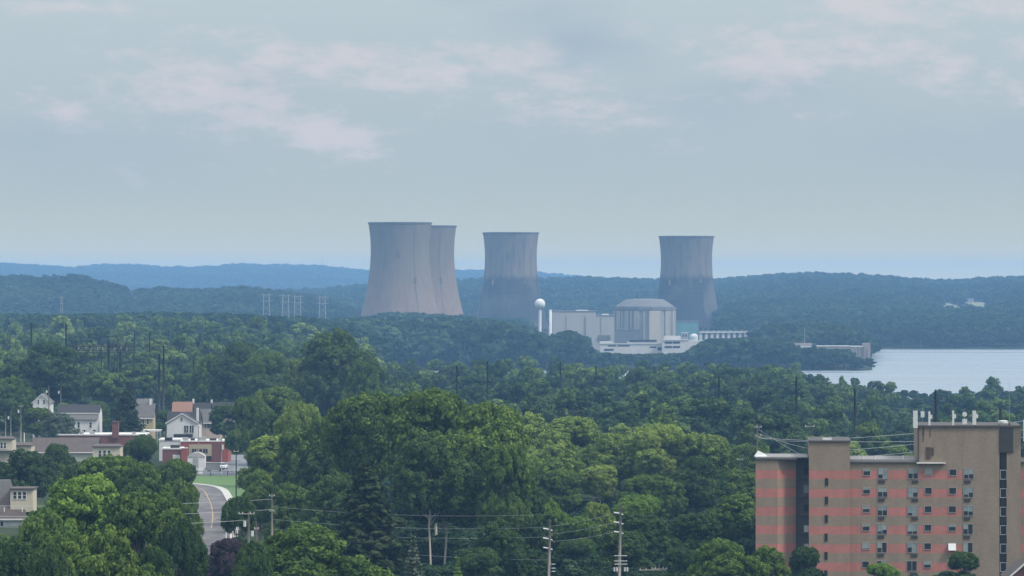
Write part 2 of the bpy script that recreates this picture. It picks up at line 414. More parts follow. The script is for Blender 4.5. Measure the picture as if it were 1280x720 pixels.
D = 'deciduous_tree'; V = 'conifer_tree'
NT = [
 # lower left
 (D,108,601,170,560,'leaf_lime','broad tree with bright yellow-green top beside the brown mansard roof',0),
 (D,180,622,125,548,'leaf_mid','mid green tree shouldering the yellow-topped tree on its right',1),
 (D,60,648,95,540,'leaf_mid','green tree below the left side of the yellow-topped tree',3),
 (D,225,660,70,530,'leaf_dark','dark green tree left of the foot of the road',2),
 (D,125,672,150,470,'leaf_mid','lowest round green tree at the bottom edge under the yellow-topped tree',3),
 (D,18,681,100,480,'leaf_dark','dark tree in the bottom left corner of the view',1),
 (D,62,694,80,465,'leaf_dark','low dark tree at the bottom edge beside the corner tree',2),
 (D,195,690,80,475,'leaf_dark','dark low tree at the bottom edge left of the purple plum',0),
 (D,135,574,105,740,'leaf_mid','green tree behind the yellow-topped tree, below the townhouses',1),
 (D,178,584,90,720,'leaf_mid','green tree between the dark yard tree and the road',0),
 (D,218,578,62,800,'leaf_mid','rounded green tree at the left edge of the road bend',4),
 (D,228,605,52,690,'leaf_mid','loose pale-leaved tree overhanging the left side of the road',3),
 (D,180,549,58,930,'leaf_dark','dark round yard tree in front of the brick building',2),
 (D,70,558,56,900,'leaf_dark','dark round tree hiding the wall of the brown-roofed townhouse',0),
 (D,28,566,75,880,'leaf_dark','wide dark tree at the left edge above the mansard roof',3),
 (D,102,583,60,830,'leaf_dark','dark tree filling the gap below the townhouse with three windows',2),
 (D,5,672,60,700,'leaf_mid','green bush-like tree against the white wall of the lower left house',4),
 # town
 (D,60,430,112,1430,'leaf_dark','huge round dark tree standing above the roofs at far left',0),
 (D,12,474,62,1360,'leaf_mid','mid green tree at the left edge under the huge round tree',3),
 (D,0,500,46,1300,'leaf_dark','dark tree at the left edge beside the pole street lights',1),
 (D,74,518,46,1190,'leaf_blue','sparse grey-green tree in front of the long white house',3),
 (D,78,506,30,1330,'leaf_lime','small lime green tree behind the long white house',4),
 (D,120,504,36,1300,'leaf_mid','green tree right of the long white house',1),
 (V,159,486,52,1240,'leaf_spruce','dark pointed evergreen beside the brick chimney',2),
 (D,203,516,22,1330,'leaf_mid','small green tree between the yellow house and the white gabled house',2),
 (D,150,500,26,1420,'leaf_dark','dark tree behind the pointed evergreen',0),
 (D,285,508,48,1235,'leaf_dark','dark green tree right of the peach-walled house',1),
 (D,300,430,80,1450,'leaf_dark','dark tree rising behind the dark-roofed row',0),
 (D,262,446,52,1480,'leaf_mid','mid green tree behind the orange roof',3),
 (D,335,443,66,1420,'leaf_mid','green tree between the dark tree and the tall domed tree',2),
 (D,421,418,112,1330,'leaf_dark','tall domed tree standing highest left of the cooling towers',3),
 (D,376,452,50,1350,'leaf_mid','green tree against the left side of the tall domed tree',1),
 (D,455,455,60,1280,'leaf_mid','green tree against the right side of the tall domed tree',0),
 (D,345,487,92,1130,'leaf_mid','broad green tree behind the light green trees by the road',0),
 (D,312,500,60,1080,'leaf_mid','green tree right of the brick building yard',2),
 (D,338,520,60,1010,'leaf_dark','dark green tree at the edge of the lawn',3),
 # centre
 (D,352,548,110,850,'leaf_light','light green tree right of the lawn and road bend',1),
 (D,325,592,60,780,'leaf_mid','green tree at the right verge of the road',0),
 (D,400,527,110,820,'leaf_mid','green tree at the left of the tall central grove',3),
 (D,378,510,70,900,'leaf_light','light green tree top behind the left of the central grove',2),
 (D,462,496,118,770,'leaf_mid','tall tree with uneven top left in the central grove',5),
 (D,545,492,128,745,'leaf_mid','tallest tree in the middle of the central grove',5),
 (D,604,510,118,725,'leaf_mid','tall tree with sunlit right flank in the central grove',5),
 (D,632,560,70,700,'leaf_mid','green tree at the right foot of the central grove',1),
 (D,538,552,95,700,'leaf_dark','dark tree inside the central grove behind the spruce',5),
 (D,556,580,120,705,'leaf_dark','dark tree low in the central grove above the pale trunks',5),
 (D,420,600,90,700,'leaf_dark','dark tree left of the tall brown-green spruce',0),
 (D,370,610,80,720,'leaf_mid','green tree behind the utility pole by the road',3),
 (V,457,584,125,640,'leaf_spruce','tall brown-green spruce in front of the central grove',2),
 (D,298,626,52,650,'leaf_dark','dark rounded tree at the right side of the road foot',4),
 (D,284,678,84,600,'leaf_plum','dark purple-leaved plum tree at the foot of the road',0),
 (V,248,676,46,560,'leaf_spruce','small dark evergreen left of the purple plum',1),
 (D,385,663,185,520,'leaf_mid','wide layered maple at the bottom edge below the spruce',0),
 (D,318,688,62,500,'leaf_dark','dark low tree at the bottom edge left of the wide maple',2),
 (V,517,676,56,560,'leaf_blue','pale blue spruce with pointed tip at the bottom edge',1),
 (V,572,702,40,560,'leaf_lime','small yellow-green conifer at the bottom edge right of the blue spruce',0),
 (D,655,612,60,705,'leaf_dark','dark green tree left of the left street pole',1),
 (D,625,655,70,650,'leaf_dark','dark tree at the bottom left of the street poles',3),
 (D,600,690,70,640,'leaf_dark','very dark low tree between the conifers and the street poles',2),
 # right of centre
 (D,655,522,110,960,'leaf_light','light green loose tree right behind the central grove',3),
 (D,712,524,105,980,'leaf_light','light green tree in the middle of the pale green grove',1),
 (D,690,560,110,900,'leaf_light','light green tree in front of the pale green grove',3),
 (D,768,545,95,940,'leaf_light','light green tree left of the brightest crown of the pale grove',0),
 (D,825,535,90,930,'leaf_light','brightest crown of the pale green grove',2),
 (D,880,546,84,930,'leaf_light','light green tree at the right end of the pale green grove',1),
 (D,750,585,110,860,'leaf_light','light green tree below the pale green grove',5),
 (D,872,574,84,830,'leaf_dark','dark green round tree in front of the pale grove',0),
 (D,925,590,60,860,'leaf_mid','green tree left of the apartment block corner',3),
 (D,806,598,70,840,'leaf_mid','green tree left of the dark round tree',2),
 (D,690,632,56,720,'leaf_lime','yellow-green tree behind the left street pole',3),
 (D,722,650,50,700,'leaf_lime','small yellow-green tree between the two street poles',1),
 (D,800,624,74,740,'leaf_lime','yellow-green flat-topped tree right of the tall street pole',2),
 (D,745,632,50,730,'leaf_light','light green tree left of the tall street pole',0),
 (D,800,646,112,690,'leaf_dark','dark spreading tree right of the tall street pole',3),
 (D,865,645,100,700,'leaf_dark','dark tree in the middle of the row leading to the apartment block',1),
 (D,922,622,90,740,'leaf_mid','spreading tree touching the left corner of the apartment block',0),
 (D,720,680,80,680,'leaf_dark','dark low tree between the street poles at the bottom edge',2),
 (D,660,690,70,660,'leaf_dark','dark low tree left of the left street pole at the bottom edge',0),
 (D,850,690,90,650,'leaf_dark','dark low tree behind the short crossarm pole',2),
 (D,905,680,100,600,'leaf_mid','large green tree at the bottom edge left of the apartment block',0),
 (D,955,688,70,610,'leaf_mid','green tree hiding the lower left corner of the apartment block',3),
 (D,1006,688,44,640,'leaf_dark','small dark tree in front of the stair recess of the apartment block',1),
 (D,1100,709,64,640,'leaf_lime','lime green tree top at the bottom edge in front of the apartment block',2),
 (D,1205,694,46,640,'leaf_dark','small dark round tree in front of the right windows of the apartment block',4),
 (D,46,512,44,1260,'leaf_mid','green tree in front of the half hidden white gable',1),
 (D,540,640,90,800,'leaf_dark','dark tree behind the pale trunks of the central grove',1),
 (D,590,634,80,790,'leaf_dark','dark tree right of the pale trunks of the central grove',2),
 (D,500,650,80,790,'leaf_dark','dark tree left of the pale trunks of the central grove',3),
 (D,700,590,80,830,'leaf_mid','green tree filling the wood above the left street pole',4),
 (D,655,575,80,830,'leaf_mid','green tree close behind the right side of the central grove',2),
 (D,780,668,80,660,'leaf_dark','dark low tree right beside the tall street pole at the bottom edge',1),
 (D,828,598,60,820,'leaf_mid','green tree touching the dark round tree on its left side',3),
 (D,940,560,70,930,'leaf_mid','green tree behind the dark wooden pole',0),
]
for k, row in enumerate(NT):
    nm, px, py, w, d, mt, lab, pr = row
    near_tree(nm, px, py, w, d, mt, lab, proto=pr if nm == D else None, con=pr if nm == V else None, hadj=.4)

# mid-distance wood: individual trees in rows
def lm(px):
    for a, s in ((90,'behind the huge round tree'), (190,'behind the substation wires'), (300,'beyond the town houses'), (450,'beyond the domed tree'), (590,'below the left cooling towers'), (665,'below the third cooling tower'), (740,'below the ball water tower'), (860,'below the reactor building'), (960,'below the right cooling tower'), (1100,'below the island tip'), (2000,'in front of the river')):
        if px < a: return s
rows = []
TOPR = [(430,447),(500,449),(560,453),(640,447),(700,451),(760,453),(800,450),(900,453),(960,452),(1000,458),(1050,464),(1080,470),(1100,467),(1118,474),(1138,492),(1150,492),(1165,481),(1200,477),(1240,475),(1280,481),(1330,480)]
TOPL = [(-60,398),(0,398),(100,399),(200,397),(300,401),(380,408),(440,420),(520,446)]
for d, dy, x0, x1, far in ((2260,0,430,1010,1),(2060,6,430,1330,1),(1880,10,430,1330,1),(1700,19,430,1330,1),(1520,30,440,1330,1),(1360,44,450,1330,0),(1220,60,470,1330,0),(1100,82,600,1330,0),(1000,108,640,1330,0)):
    rows.append((d, dy, x0, x1, TOPR, 'beyond the pale green grove' if far else 'middle'))
for d, dy, x0, x1 in ((2600,0,-30,470),(2350,9,-30,470),(2120,18,-30,460),(1900,29,-30,450),(1720,44,-30,450),(1560,64,-30,440)):
    rows.append((d, dy, x0, x1, TOPL, 'left'))
cnt = 0
for d, dy, x0, x1, P, reg in rows:
    step = 11.0 * F / d
    px = x0 + rnd.uniform(0, step)
    while px < x1:
        dd = d + rnd.uniform(-70, 70)
        py = float(prof(P, px)) + dy + rnd.uniform(-3.5, 5.5) + (rnd.uniform(0, 7) if rnd.random() < .3 else 0)
        if rnd.random() < .12: py -= rnd.uniform(5, 11)
        x = X(px, dd); g = G(x, dd); h = Z(py, dd) - g
        if h > 7.5 and not (dd > 2350 and g < 1):
            h = min(h, 30)
            con = rnd.random() < .05
            k = rnd.randrange(6)
            me = MIDC if con else MID[k]
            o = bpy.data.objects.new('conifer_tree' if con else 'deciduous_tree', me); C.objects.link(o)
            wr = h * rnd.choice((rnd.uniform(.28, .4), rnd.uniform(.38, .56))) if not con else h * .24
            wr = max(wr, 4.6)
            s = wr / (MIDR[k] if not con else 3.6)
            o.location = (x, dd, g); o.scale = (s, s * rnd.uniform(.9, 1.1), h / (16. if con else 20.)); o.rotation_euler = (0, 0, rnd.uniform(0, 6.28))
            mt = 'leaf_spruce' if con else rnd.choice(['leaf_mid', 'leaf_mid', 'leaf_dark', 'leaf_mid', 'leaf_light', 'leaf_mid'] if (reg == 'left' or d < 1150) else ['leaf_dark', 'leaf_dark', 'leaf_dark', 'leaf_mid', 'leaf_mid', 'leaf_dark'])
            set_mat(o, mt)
            word = {'leaf_spruce': 'dark pointed evergreen', 'leaf_mid': 'mid green leafy tree', 'leaf_dark': 'dark green leafy tree', 'leaf_light': 'pale green leafy tree'}[mt]
            band = 'far side' if d > 1800 else ('middle' if d > 1300 else 'near side')
            tag(o, f'{word} on the {band} of the wood {lm(px)}', 'tree', 'trees of the wood between the town and the river')
            cnt += 1
        px += step * rnd.uniform(.75, 1.25)
print('mid trees', cnt)

# far forest: one mass, instanced
def protos_for(mesh_list, tagname):
    return mesh_list
def scatter_object(name, pts, scl, rot, idx, mat):
    me = bpy.data.meshes.new(name); me.vertices.add(len(pts)); me.vertices.foreach_set('co', pts.astype(np.float32).ravel())
    a = me.attributes.new('scl', 'FLOAT_VECTOR', 'POINT'); a.data.foreach_set('vector', scl.astype(np.float32).ravel())
    a = me.attributes.new('rotv', 'FLOAT_VECTOR', 'POINT'); a.data.foreach_set('vector', np.stack([rot * 0, rot * 0, rot], 1).astype(np.float32).ravel())
    a = me.attributes.new('pick', 'INT', 'POINT'); a.data.foreach_set('value', idx.astype(np.int32))
    o = bpy.data.objects.new(name, me); C.objects.link(o)
    ng = bpy.data.node_groups.new(name + '_nodes', 'GeometryNodeTree')
    ng.interface.new_socket('Geometry', in_out='INPUT', socket_type='NodeSocketGeometry')
    ng.interface.new_socket('Geometry', in_out='OUTPUT', socket_type='NodeSocketGeometry')
    gi = ng.nodes.new('NodeGroupInput'); go = ng.nodes.new('NodeGroupOutput')
    m2p = ng.nodes.new('GeometryNodeMeshToPoints')
    ng.links.new(gi.outputs[0], m2p.inputs[0])
    iop = ng.nodes.new('GeometryNodeInstanceOnPoints'); iop.inputs['Pick Instance'].default_value = True
    j = ng.nodes.new('GeometryNodeGeometryToInstance')
    for i, pm in enumerate(FAR):
        po = bpy.data.objects.new('tree', pm)
        oi = ng.nodes.new('GeometryNodeObjectInfo'); oi.inputs['Object'].default_value = po; oi.inputs['As Instance'].default_value = True
        ng.links.new(oi.outputs['Geometry'], j.inputs[0])
    # join instances first so that each proto is one pickable instance
    jj = ng.nodes.new('GeometryNodeJoinGeometry')
    for n in [n for n in ng.nodes if n.bl_idname == 'GeometryNodeObjectInfo']: ng.links.new(n.outputs['Geometry'], jj.inputs[0])
    ng.nodes.remove(j)
    def attr(nm, ty):
        n = ng.nodes.new('GeometryNodeInputNamedAttribute'); n.data_type = ty; n.inputs['Name'].default_value = nm; return n.outputs['Attribute']
    ng.links.new(m2p.outputs[0], iop.inputs['Points']); ng.links.new(jj.outputs[0], iop.inputs['Instance'])
    ng.links.new(attr('pick', 'INT'), iop.inputs['Instance Index'])
    ng.links.new(attr('scl', 'FLOAT_VECTOR'), iop.inputs['Scale'])
    e2r = ng.nodes.new('FunctionNodeEulerToRotation'); ng.links.new(attr('rotv', 'FLOAT_VECTOR'), e2r.inputs[0])
    ng.links.new(e2r.outputs[0], iop.inputs['Rotation'])
    ng.links.new(iop.outputs[0], go.inputs[0])
    md = o.modifiers.new('scatter', 'NODES'); md.node_group = ng
    return o
rng = np.random.default_rng(5)
def under():
    n = 9000
    y = rng.uniform(520, 2320, n) ** 1.0; px = rng.uniform(-60, 1340, n); x = (px - 640) / F * y
    g = ground(x, y); h = rng.uniform(2.2, 5.0, n)
    k = g > .4
    town = (px < 330) & (y > 690) & (y < 1345); k &= ~town
    k &= ~((px > 225) & (px < 310) & (y < 1250) & (y > 680))
    k &= ~((px > 930) & (y > 640) & (y < 730))
    k &= ~((x > -66) & (x < -30) & (y < 1100))
    k &= ~((px < 60) & (y < 900))
    return x[k], y[k], g[k], h[k]
ux, uy, ug, uh = under(); n = len(ux)
us = uh / 20 * rng.uniform(1.0, 1.7, n)
uo = scatter_object('undergrowth', np.stack([ux, uy, ug - .2], 1), np.stack([us, us, uh / 20], 1), rng.uniform(0, 6.28, n), rng.integers(0, 3, n), 'leaf_dark')
tag(uo, 'dark bushes and saplings growing under the trees', 'undergrowth', kind='stuff')
CAP = [(-100,394),(0,394),(100,395),(200,392),(300,395),(400,400),(440,400),(500,391),(560,394),(600,400),(640,402),(662,413),(680,424),(700,418),(716,414),(728,430),(740,443),(800,445),(860,443),(880,427),(960,423),(985,428),(1000,436),(1055,438),(1064,446),(1095,450),(2000,450)]
def far_points(n, y0, y1, pmin, pmax):
    y = rng.uniform(y0, y1, n) ; px = rng.uniform(pmin, pmax, n)
    x = (px - 640) / F * y
    return x, y, px
# plant side / island
x, y, px = far_points(12000, 2720, 4950, -60, 1098)
g = ground(x, y)
h = rng.uniform(14, 26, len(x)) + np.where((px > 420) & (px < 625), 5, 0)
cap = np.where((px > 960) & (y > 3490), np.interp(px, [960, 1000, 1040, 1060, 1095], [403, 400, 404, 412, 424]), prof(CAP, px)) + rng.uniform(-3, 6, len(x))
zmax = CZ - (cap - HY) / F * y
front = y < 4330
clear = ((y > 4230) & (px > 660) & (px < 962)) | ((y > 3600) & (px > 686) & (px < 890))
h = np.where(front, np.minimum(h, zmax - g), h)
capb = np.interp(px, [0, 870, 900, 1000, 1060, 1095], [392, 404, 404, 402, 412, 424]) + rng.uniform(-2, 4, len(x))
h = np.where(~front, np.minimum(h, CZ - (capb - HY) / F * y - g), h)
okm = (h > 3) & (g > .3) & ~clear
okm &= ~((px > 985) & (y > 3325) & (y < 3440))                # yard round the intake house
for tx, ty in ((500,4350),(532.5,4528),(638.5,4918),(858,4985)):
    cx = X(tx, ty); okm &= (x - cx) ** 2 + (y - ty) ** 2 > 50 ** 2
xs, yss, gs, hs = x[okm], y[okm], g[okm], h[okm]
# ridges
def ridge(n, y0, y1, hh, s0=1.0):
    x, y, px = far_points(n, y0, y1, -120, 1400)
    g = ground(x, y); h = rng.uniform(*hh, n)
    k = (g > .3)
    k &= ~((px > 1166) & (px < 1240) & (y > 4950) & (y < 6080)) | ((px > 1196) & (px < 1203) & (y > 5700))
    k &= ~((px > 157) & (px < 176) & (y > 4900) & (y < 5180))
    k &= ~((px > 868) & (px < 966) & (y < 4210))
    k &= ~((px > 1185) & (px < 1225) & (y > 6600) & (y < 6850))
    return x[k], y[k], g[k], h[k]
A = [ridge(11000, 4130, 5600, (12, 21)), ridge(9000, 5600, 7200, (12, 23)), ridge(6000, 10500, 12700, (18, 28))]
xs = np.concatenate([xs] + [a[0] for a in A]); yss = np.concatenate([yss] + [a[1] for a in A])
gs = np.concatenate([gs] + [a[2] for a in A]); hs = np.concatenate([hs] + [a[3] for a in A])
keep = ~((yss > 4130) & (yss < 4950) & (640 + F * xs / yss > 655) & (640 + F * xs / yss < 905) & (yss < 5020))
far_island = (yss < 4130) | keep
xs, yss, gs, hs = xs[far_island], yss[far_island], gs[far_island], hs[far_island]
n = len(xs); sw = hs / 20 * rng.uniform(.95, 1.75, n) * np.where(hs < 10, 1.3, 1.0) * np.where(yss > 10000, 1.5, 1.0)
fo = scatter_object('forest', np.stack([xs, yss, gs - .06 * hs], 1), np.stack([sw, sw, hs / 20], 1), rng.uniform(0, 6.28, n), rng.integers(0, 3, n), 'leaf_far')
tag(fo, 'hazy unbroken woodland on the river island and the distant hills', 'forest', kind='stuff')
print('far instances', n)

# ------------------------------------------------------------------ cooling towers
def concrete(name, upper, lower, line=None, line_w=6):
    m, nt, out = new_mat(name)
    b = N(nt, 'ShaderNodeBsdfPrincipled'); b.inputs['Roughness'].default_value = .9; b.inputs['Specular IOR Level'].default_value = .15
    p = geopos(nt)
    sep = N(nt, 'ShaderNodeSeparateXYZ'); L(nt, p, sep.inputs[0])
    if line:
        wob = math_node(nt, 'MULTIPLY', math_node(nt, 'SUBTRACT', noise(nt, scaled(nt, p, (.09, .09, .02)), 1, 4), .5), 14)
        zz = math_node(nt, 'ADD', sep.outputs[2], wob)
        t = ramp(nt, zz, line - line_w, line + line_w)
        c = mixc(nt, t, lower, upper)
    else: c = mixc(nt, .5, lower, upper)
    s1 = ramp(nt, noise(nt, scaled(nt, p, (.35, .35, .018)), 1, 5, .65), .42, .78)
    c = mixc(nt, math_node(nt, 'MULTIPLY', s1, .75), c, tuple(v * .55 for v in lower))
    s2 = ramp(nt, noise(nt, scaled(nt, p, (.05, .05, .03)), 1, 4), .45, .7)
    c = mixc(nt, math_node(nt, 'MULTIPLY', s2, .4), c, tuple(min(1, v * 1.25) for v in upper))
    lift = math_node(nt, 'FRACT', math_node(nt, 'DIVIDE', sep.outputs[2], 4.6))
    c = mixc(nt, math_node(nt, 'MULTIPLY', math_node(nt, 'LESS_THAN', lift, .1), .22), c, (.12, .115, .105))
    L(nt, c, b.inputs['Base Color']); L(nt, b.outputs[0], out.inputs[0])
concrete('tower_warm', (.155, .135, .105), (.215, .160, .122), 62, 34)
concrete('tower_warm2', (.160, .135, .105), (.215, .158, .120), 62, 34)
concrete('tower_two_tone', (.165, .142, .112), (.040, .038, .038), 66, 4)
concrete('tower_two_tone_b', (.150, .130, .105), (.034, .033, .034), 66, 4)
simple('concrete_dark', (0.096, 0.090, 0.087), None, .3)
simple('white_paint', (0.585, 0.585, 0.570), (0.450, 0.450, 0.435), .3)
simple('steel_pale', (0.270, 0.270, 0.270), None, .4, .6)
def cooling_tower(px, d, ztop, mat, label, k=1.0):
    cx = X(px, d); g = G(cx, d)
    r0 = empty('cooling_tower', (cx, d, g), label, 'cooling tower', 'hyperbolic cooling towers of the power plant')
    zt = ztop - 26; zb = g + 8
    def rad(z):
        bb = 62. if z > zt else 70.
        return 26.9 * k * math.sqrt(1 + ((z - zt) / bb) ** 2)
    zs = [zb + (ztop - 1.2 - zb) * i / 46 for i in range(47)]
    pr = [(rad(z), z) for z in zs]
    inner = [(rad(z) - .9, z) for z in reversed(zs)]
    MB().lathe(cx, d, pr + inner + [pr[0]], 128).build('shell', mat, r0, smooth=True)
    rt = rad(ztop)
    MB().lathe(cx, d, [(rt - 1.0, ztop - 1.8), (rt + .3, ztop - 1.6), (rt + .3, ztop), (rt - 1.0, ztop), (rt - 1.0, ztop - 1.8)], 128).build('rim', 'concrete_dark', r0)
    mb = MB(); rb = rad(zb)
    for i in range(44):
        a = 6.283 * i / 44; a2 = a + 6.283 / 88; a3 = a + 6.283 / 44
        mid = (cx + (rb + 2.2) * math.cos(a2), d + (rb + 2.2) * math.sin(a2), g - .4)
        for aa in (a, a3): mb.tube([(cx + rb * math.cos(aa), d + rb * math.sin(aa), zb + .2), mid], .45, 5)
    mb.build('support_columns', 'concrete_dark', r0)
    MB().lathe(cx, d, [(rb + 3.5, g - 1), (rb + 3.5, g + 1.1), (rb + 2.9, g + 1.1), (rb + 2.9, g - 1)], 96).build('basin', 'concrete_dark', r0)
    for az in (-1.05,):
        pts = [(cx + (rad(z) + .35) * math.cos(az), d + (rad(z) + .35) * math.sin(az), z) for z in zs]
        MB().tube(pts, .16, 5).build('ladder', mat, r0)
    for az, zz in ((-1.05, 62), (-2.25, 60), (-1.55, 88)):
        zz = zz if zz > g else zz
        rr_ = rad(zz) + .7
        MB().box(cx + rr_ * math.cos(az) - 1, cx + rr_ * math.cos(az) + 1, d + rr_ * math.sin(az) - .6, d + rr_ * math.sin(az) + .6, zz - 3, zz + 3).build('access_platform', 'tower_warm', r0)
    return r0
cooling_tower(532.5, 4528, Z(282, 4528), 'tower_warm2', 'tan cooling tower half hidden behind the leftmost cooling tower', 1.03)
cooling_tower(500, 4350, Z(278, 4350), 'tower_warm', 'leftmost and widest tan concrete cooling tower', 1.03)
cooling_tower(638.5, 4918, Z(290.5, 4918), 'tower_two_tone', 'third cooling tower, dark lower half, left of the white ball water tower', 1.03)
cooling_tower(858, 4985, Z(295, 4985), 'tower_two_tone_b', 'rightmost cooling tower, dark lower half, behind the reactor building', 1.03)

# ------------------------------------------------------------------ plant
simple('plant_pale', (0.347, 0.338, 0.335), (0.285, 0.279, 0.279), .12, streak=True)
simple('plant_white', (0.518, 0.511, 0.497), (0.418, 0.410, 0.403), .2)
simple('containment', (0.310, 0.294, 0.260), (0.223, 0.211, 0.192), .25, streak=True)
simple('containment_band', (0.384, 0.347, 0.285), (0.310, 0.285, 0.236), .2, streak=True)
simple('dome_grey', (0.135, 0.133, 0.130), (0.100, 0.098, 0.095), .1)
simple('plant_dark_grey', (.15, .15, .155), None, .3)  # dark grey for plant roofs, door, bays and panels
simple('teal_panel', (0.119, 0.252, 0.252), (0.091, 0.210, 0.217), .2)
simple('glass_dark', (.014, .017, .02), (.010, .012, .015), 1.5, .45)
simple('glass_grey', (.20, .25, .26), (.12, .16, .17), 1.5, .2)
simple('blind_pale', (0.234, 0.273, 0.260), (0.182, 0.221, 0.215), 2, .6)

def px_box(mb, px0, px1, py0, py1, d, depth, mi=0):   # front face at distance d
    mb.box(X(px0, d), X(px1, d), d, d + depth, Z(py1, d), Z(py0, d), mi); return mb
# water tower
d = 4250; cx = X(675, d); g = G(cx, d); zc = Z(380, d); r = 6.6 * d / F
t = empty('water_tower', (cx, d, g), 'white ball water tower on a slim stem beside the third cooling tower', 'water tower')
pr = [(r * math.sin(a), zc - r * math.cos(a)) for a in np.linspace(.22, math.pi - .01, 24)]
MB().lathe(cx, d, [(1.35, zc - r * .95)] + pr, 32).build('tank', 'white_paint', t, smooth=True)
MB().lathe(cx, d, [(3.2, g - 1), (2.4, g + 3), (1.35, g + 7), (1.35, zc - r * .93)], 24).build('stem', 'white_paint', t, smooth=True)
# stack
cx = X(688, 4260)
t = empty('exhaust_stack', (cx, 4260, g), 'thin white vent stack left of the pale turbine hall', 'chimney')
MB().lathe(cx, 4260, [(1.5, g - 1), (1.3, Z(387, 4260)), (1.0, Z(387, 4260))], 16).build('stack_pipe', 'white_paint', t, smooth=True)
MB().lathe(cx, 4260, [(1.2, Z(387, 4260)), (1.6, Z(387, 4260) + .2), (1.6, Z(386.3, 4260)), (.9, Z(386.3, 4260))], 16).build('collar', 'steel_pale', t)
# turbine hall
d = 3900; g = 4.
t = empty('turbine_hall', (X(728, d), d, g), 'long windowless pale industrial hall left of the reactor building', 'building')
mb = MB(); mb.box(X(690.5, d), X(745, d), d, d + 60, 2, Z(389.5, d)); mb.box(X(745.02, d), X(768, d), d, d + 60, 2, Z(394.8, d)); mb.build('wall', 'plant_pale', t)
mb = MB(); mb.box(X(690, d), X(745.4, d), d - .4, d + 60.4, Z(389.5, d) + .003, Z(388.8, d)); mb.box(X(745.42, d), X(768, d), d - .4, d + 60.4, Z(394.8, d) + .003, Z(394.1, d)); mb.build('roof', 'dome_grey', t)
for a, b_ in ((720, 735), (752, 761)):
    px_box(MB(), a, b_, 387.4 if a < 740 else 392.3, 388.7 if a < 740 else 394, d + 6, 8).build('roof_vent', 'white_paint', t)
for xx in (708, 731.5, 751.5):
    MB().box(X(xx, d) - .35, X(xx, d) + .35, d - .4, d + .1, 3, Z(396, d)).build('pilaster', 'steel_pale' if xx != 731.5 else 'dome_grey', t)
px_box(MB(), 747.5, 763, 419, 425.2, d - 1, 1.1).build('louvre', 'dome_grey', t)
# reactor building
d = 4330; cx = X(807, d); cy = d + 30; g = 4.; rr = 38.5 * d / F
t = empty('reactor_building', (cx, cy, g), 'large round concrete reactor building with shallow grey dome and buttresses', 'building')
zt = Z(384, d)
MB().lathe(cx, cy, [(rr * .985, 1.5), (rr * .985, zt - 1)], 14).build('wall', 'containment', t)
MB().lathe(cx, cy, [(rr * .985, zt - 3.3), (rr * 1.03, zt - 3.0), (rr * 1.03, zt), (rr * .97, zt), (rr * .95, zt + 1.0), (rr * .62, zt + 7.2), (rr * .3, zt + 7.9), (0.01, zt + 8.0)], 14).build('dome', 'dome_grey', t)
for k, (az, w) in enumerate(((-2.62, 3.4), (-1.87, 2.2), (-1.27, 5.5), (-.78, 3.0), (-.42, 3.0), (-.12, 2.6), (-2.2, 1.6), (-3.0, 3), (-2.42, .8), (-2.05, .8), (-1.62, .9), (-1.05, .8), (-.62, .8), (-.26, .8))):
    c_, s_ = math.cos(az), math.sin(az)
    p = [(cx + c_ * rr * .95 + s_ * w, cy + s_ * rr * .95 - c_ * w), (cx + c_ * rr * 1.022 + s_ * w, cy + s_ * rr * 1.022 - c_ * w), (cx + c_ * rr * 1.022 - s_ * w, cy + s_ * rr * 1.022 + c_ * w), (cx + c_ * rr * .95 - s_ * w, cy + s_ * rr * .95 + c_ * w)]
    MB().prism(p, 1.5, zt - 3.4).build('buttress', 'containment_band' if k == 2 else 'containment', t)
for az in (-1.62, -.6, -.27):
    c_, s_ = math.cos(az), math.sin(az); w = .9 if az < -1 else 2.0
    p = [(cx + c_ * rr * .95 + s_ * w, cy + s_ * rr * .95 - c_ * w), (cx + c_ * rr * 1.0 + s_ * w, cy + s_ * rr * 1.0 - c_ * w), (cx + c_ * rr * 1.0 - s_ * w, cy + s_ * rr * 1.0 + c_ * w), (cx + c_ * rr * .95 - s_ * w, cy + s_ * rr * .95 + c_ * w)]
    MB().prism(p, 1.5, zt - 3.6).build('recess_panel', 'plant_dark_grey', t)
# auxiliary block
d = 4300
t = empty('auxiliary_building', (X(782, d), d, 4), 'square grey block against the left foot of the reactor building', 'building')
px_box(MB(), 765.5, 800, 412.3, 430, d, 14).build('wall', 'dome_grey', t)
px_box(MB(), 765, 800.5, 411.6, 412.28, d - .3, 14.6).build('roof', 'plant_dark_grey', t)
# service/office complex
d = 3680
t = empty('office_building', (X(790, d), d, 4), 'long low white office building in front of the reactor building', 'building')
mb = MB(); px_box(mb, 750, 832, 430, 444, d, 16); px_box(mb, 750, 766, 427, 429.9, d + 1, 14); px_box(mb, 784, 820, 427.5, 429.9, d + 2, 12); mb.build('wall', 'plant_white', t)
px_box(MB(), 749.5, 832.2, 429.0, 429.98, d - .6, .59).build('parapet', 'white_paint', t)
for a, b_, c_, e_ in ((760, 770, 431.5, 433), (772, 787, 431.5, 433), (787, 803, 424.8, 427.3), (803.5, 821, 424.8, 427.3), (755, 767, 436, 438.5), (812, 820, 433, 435), (822, 828, 434, 438)):
    px_box(MB(), a, b_, c_, e_, d - .15 if c_ > 428 else d + 1.5, .3 if c_ > 428 else 8).build('window_strip', 'glass_dark', t)
d = 3665
t = empty('office_building', (X(850, d), d, 4), 'white two-storey block with dark window strips right of the long office building', 'building')
mb = MB(); px_box(mb, 828, 861, 425, 445, d, 15); px_box(mb, 861.02, 884, 426, 445, d + 3, 12); px_box(mb, 830, 851, 420, 424.97, d + 4, 8); mb.build('wall', 'plant_white', t)
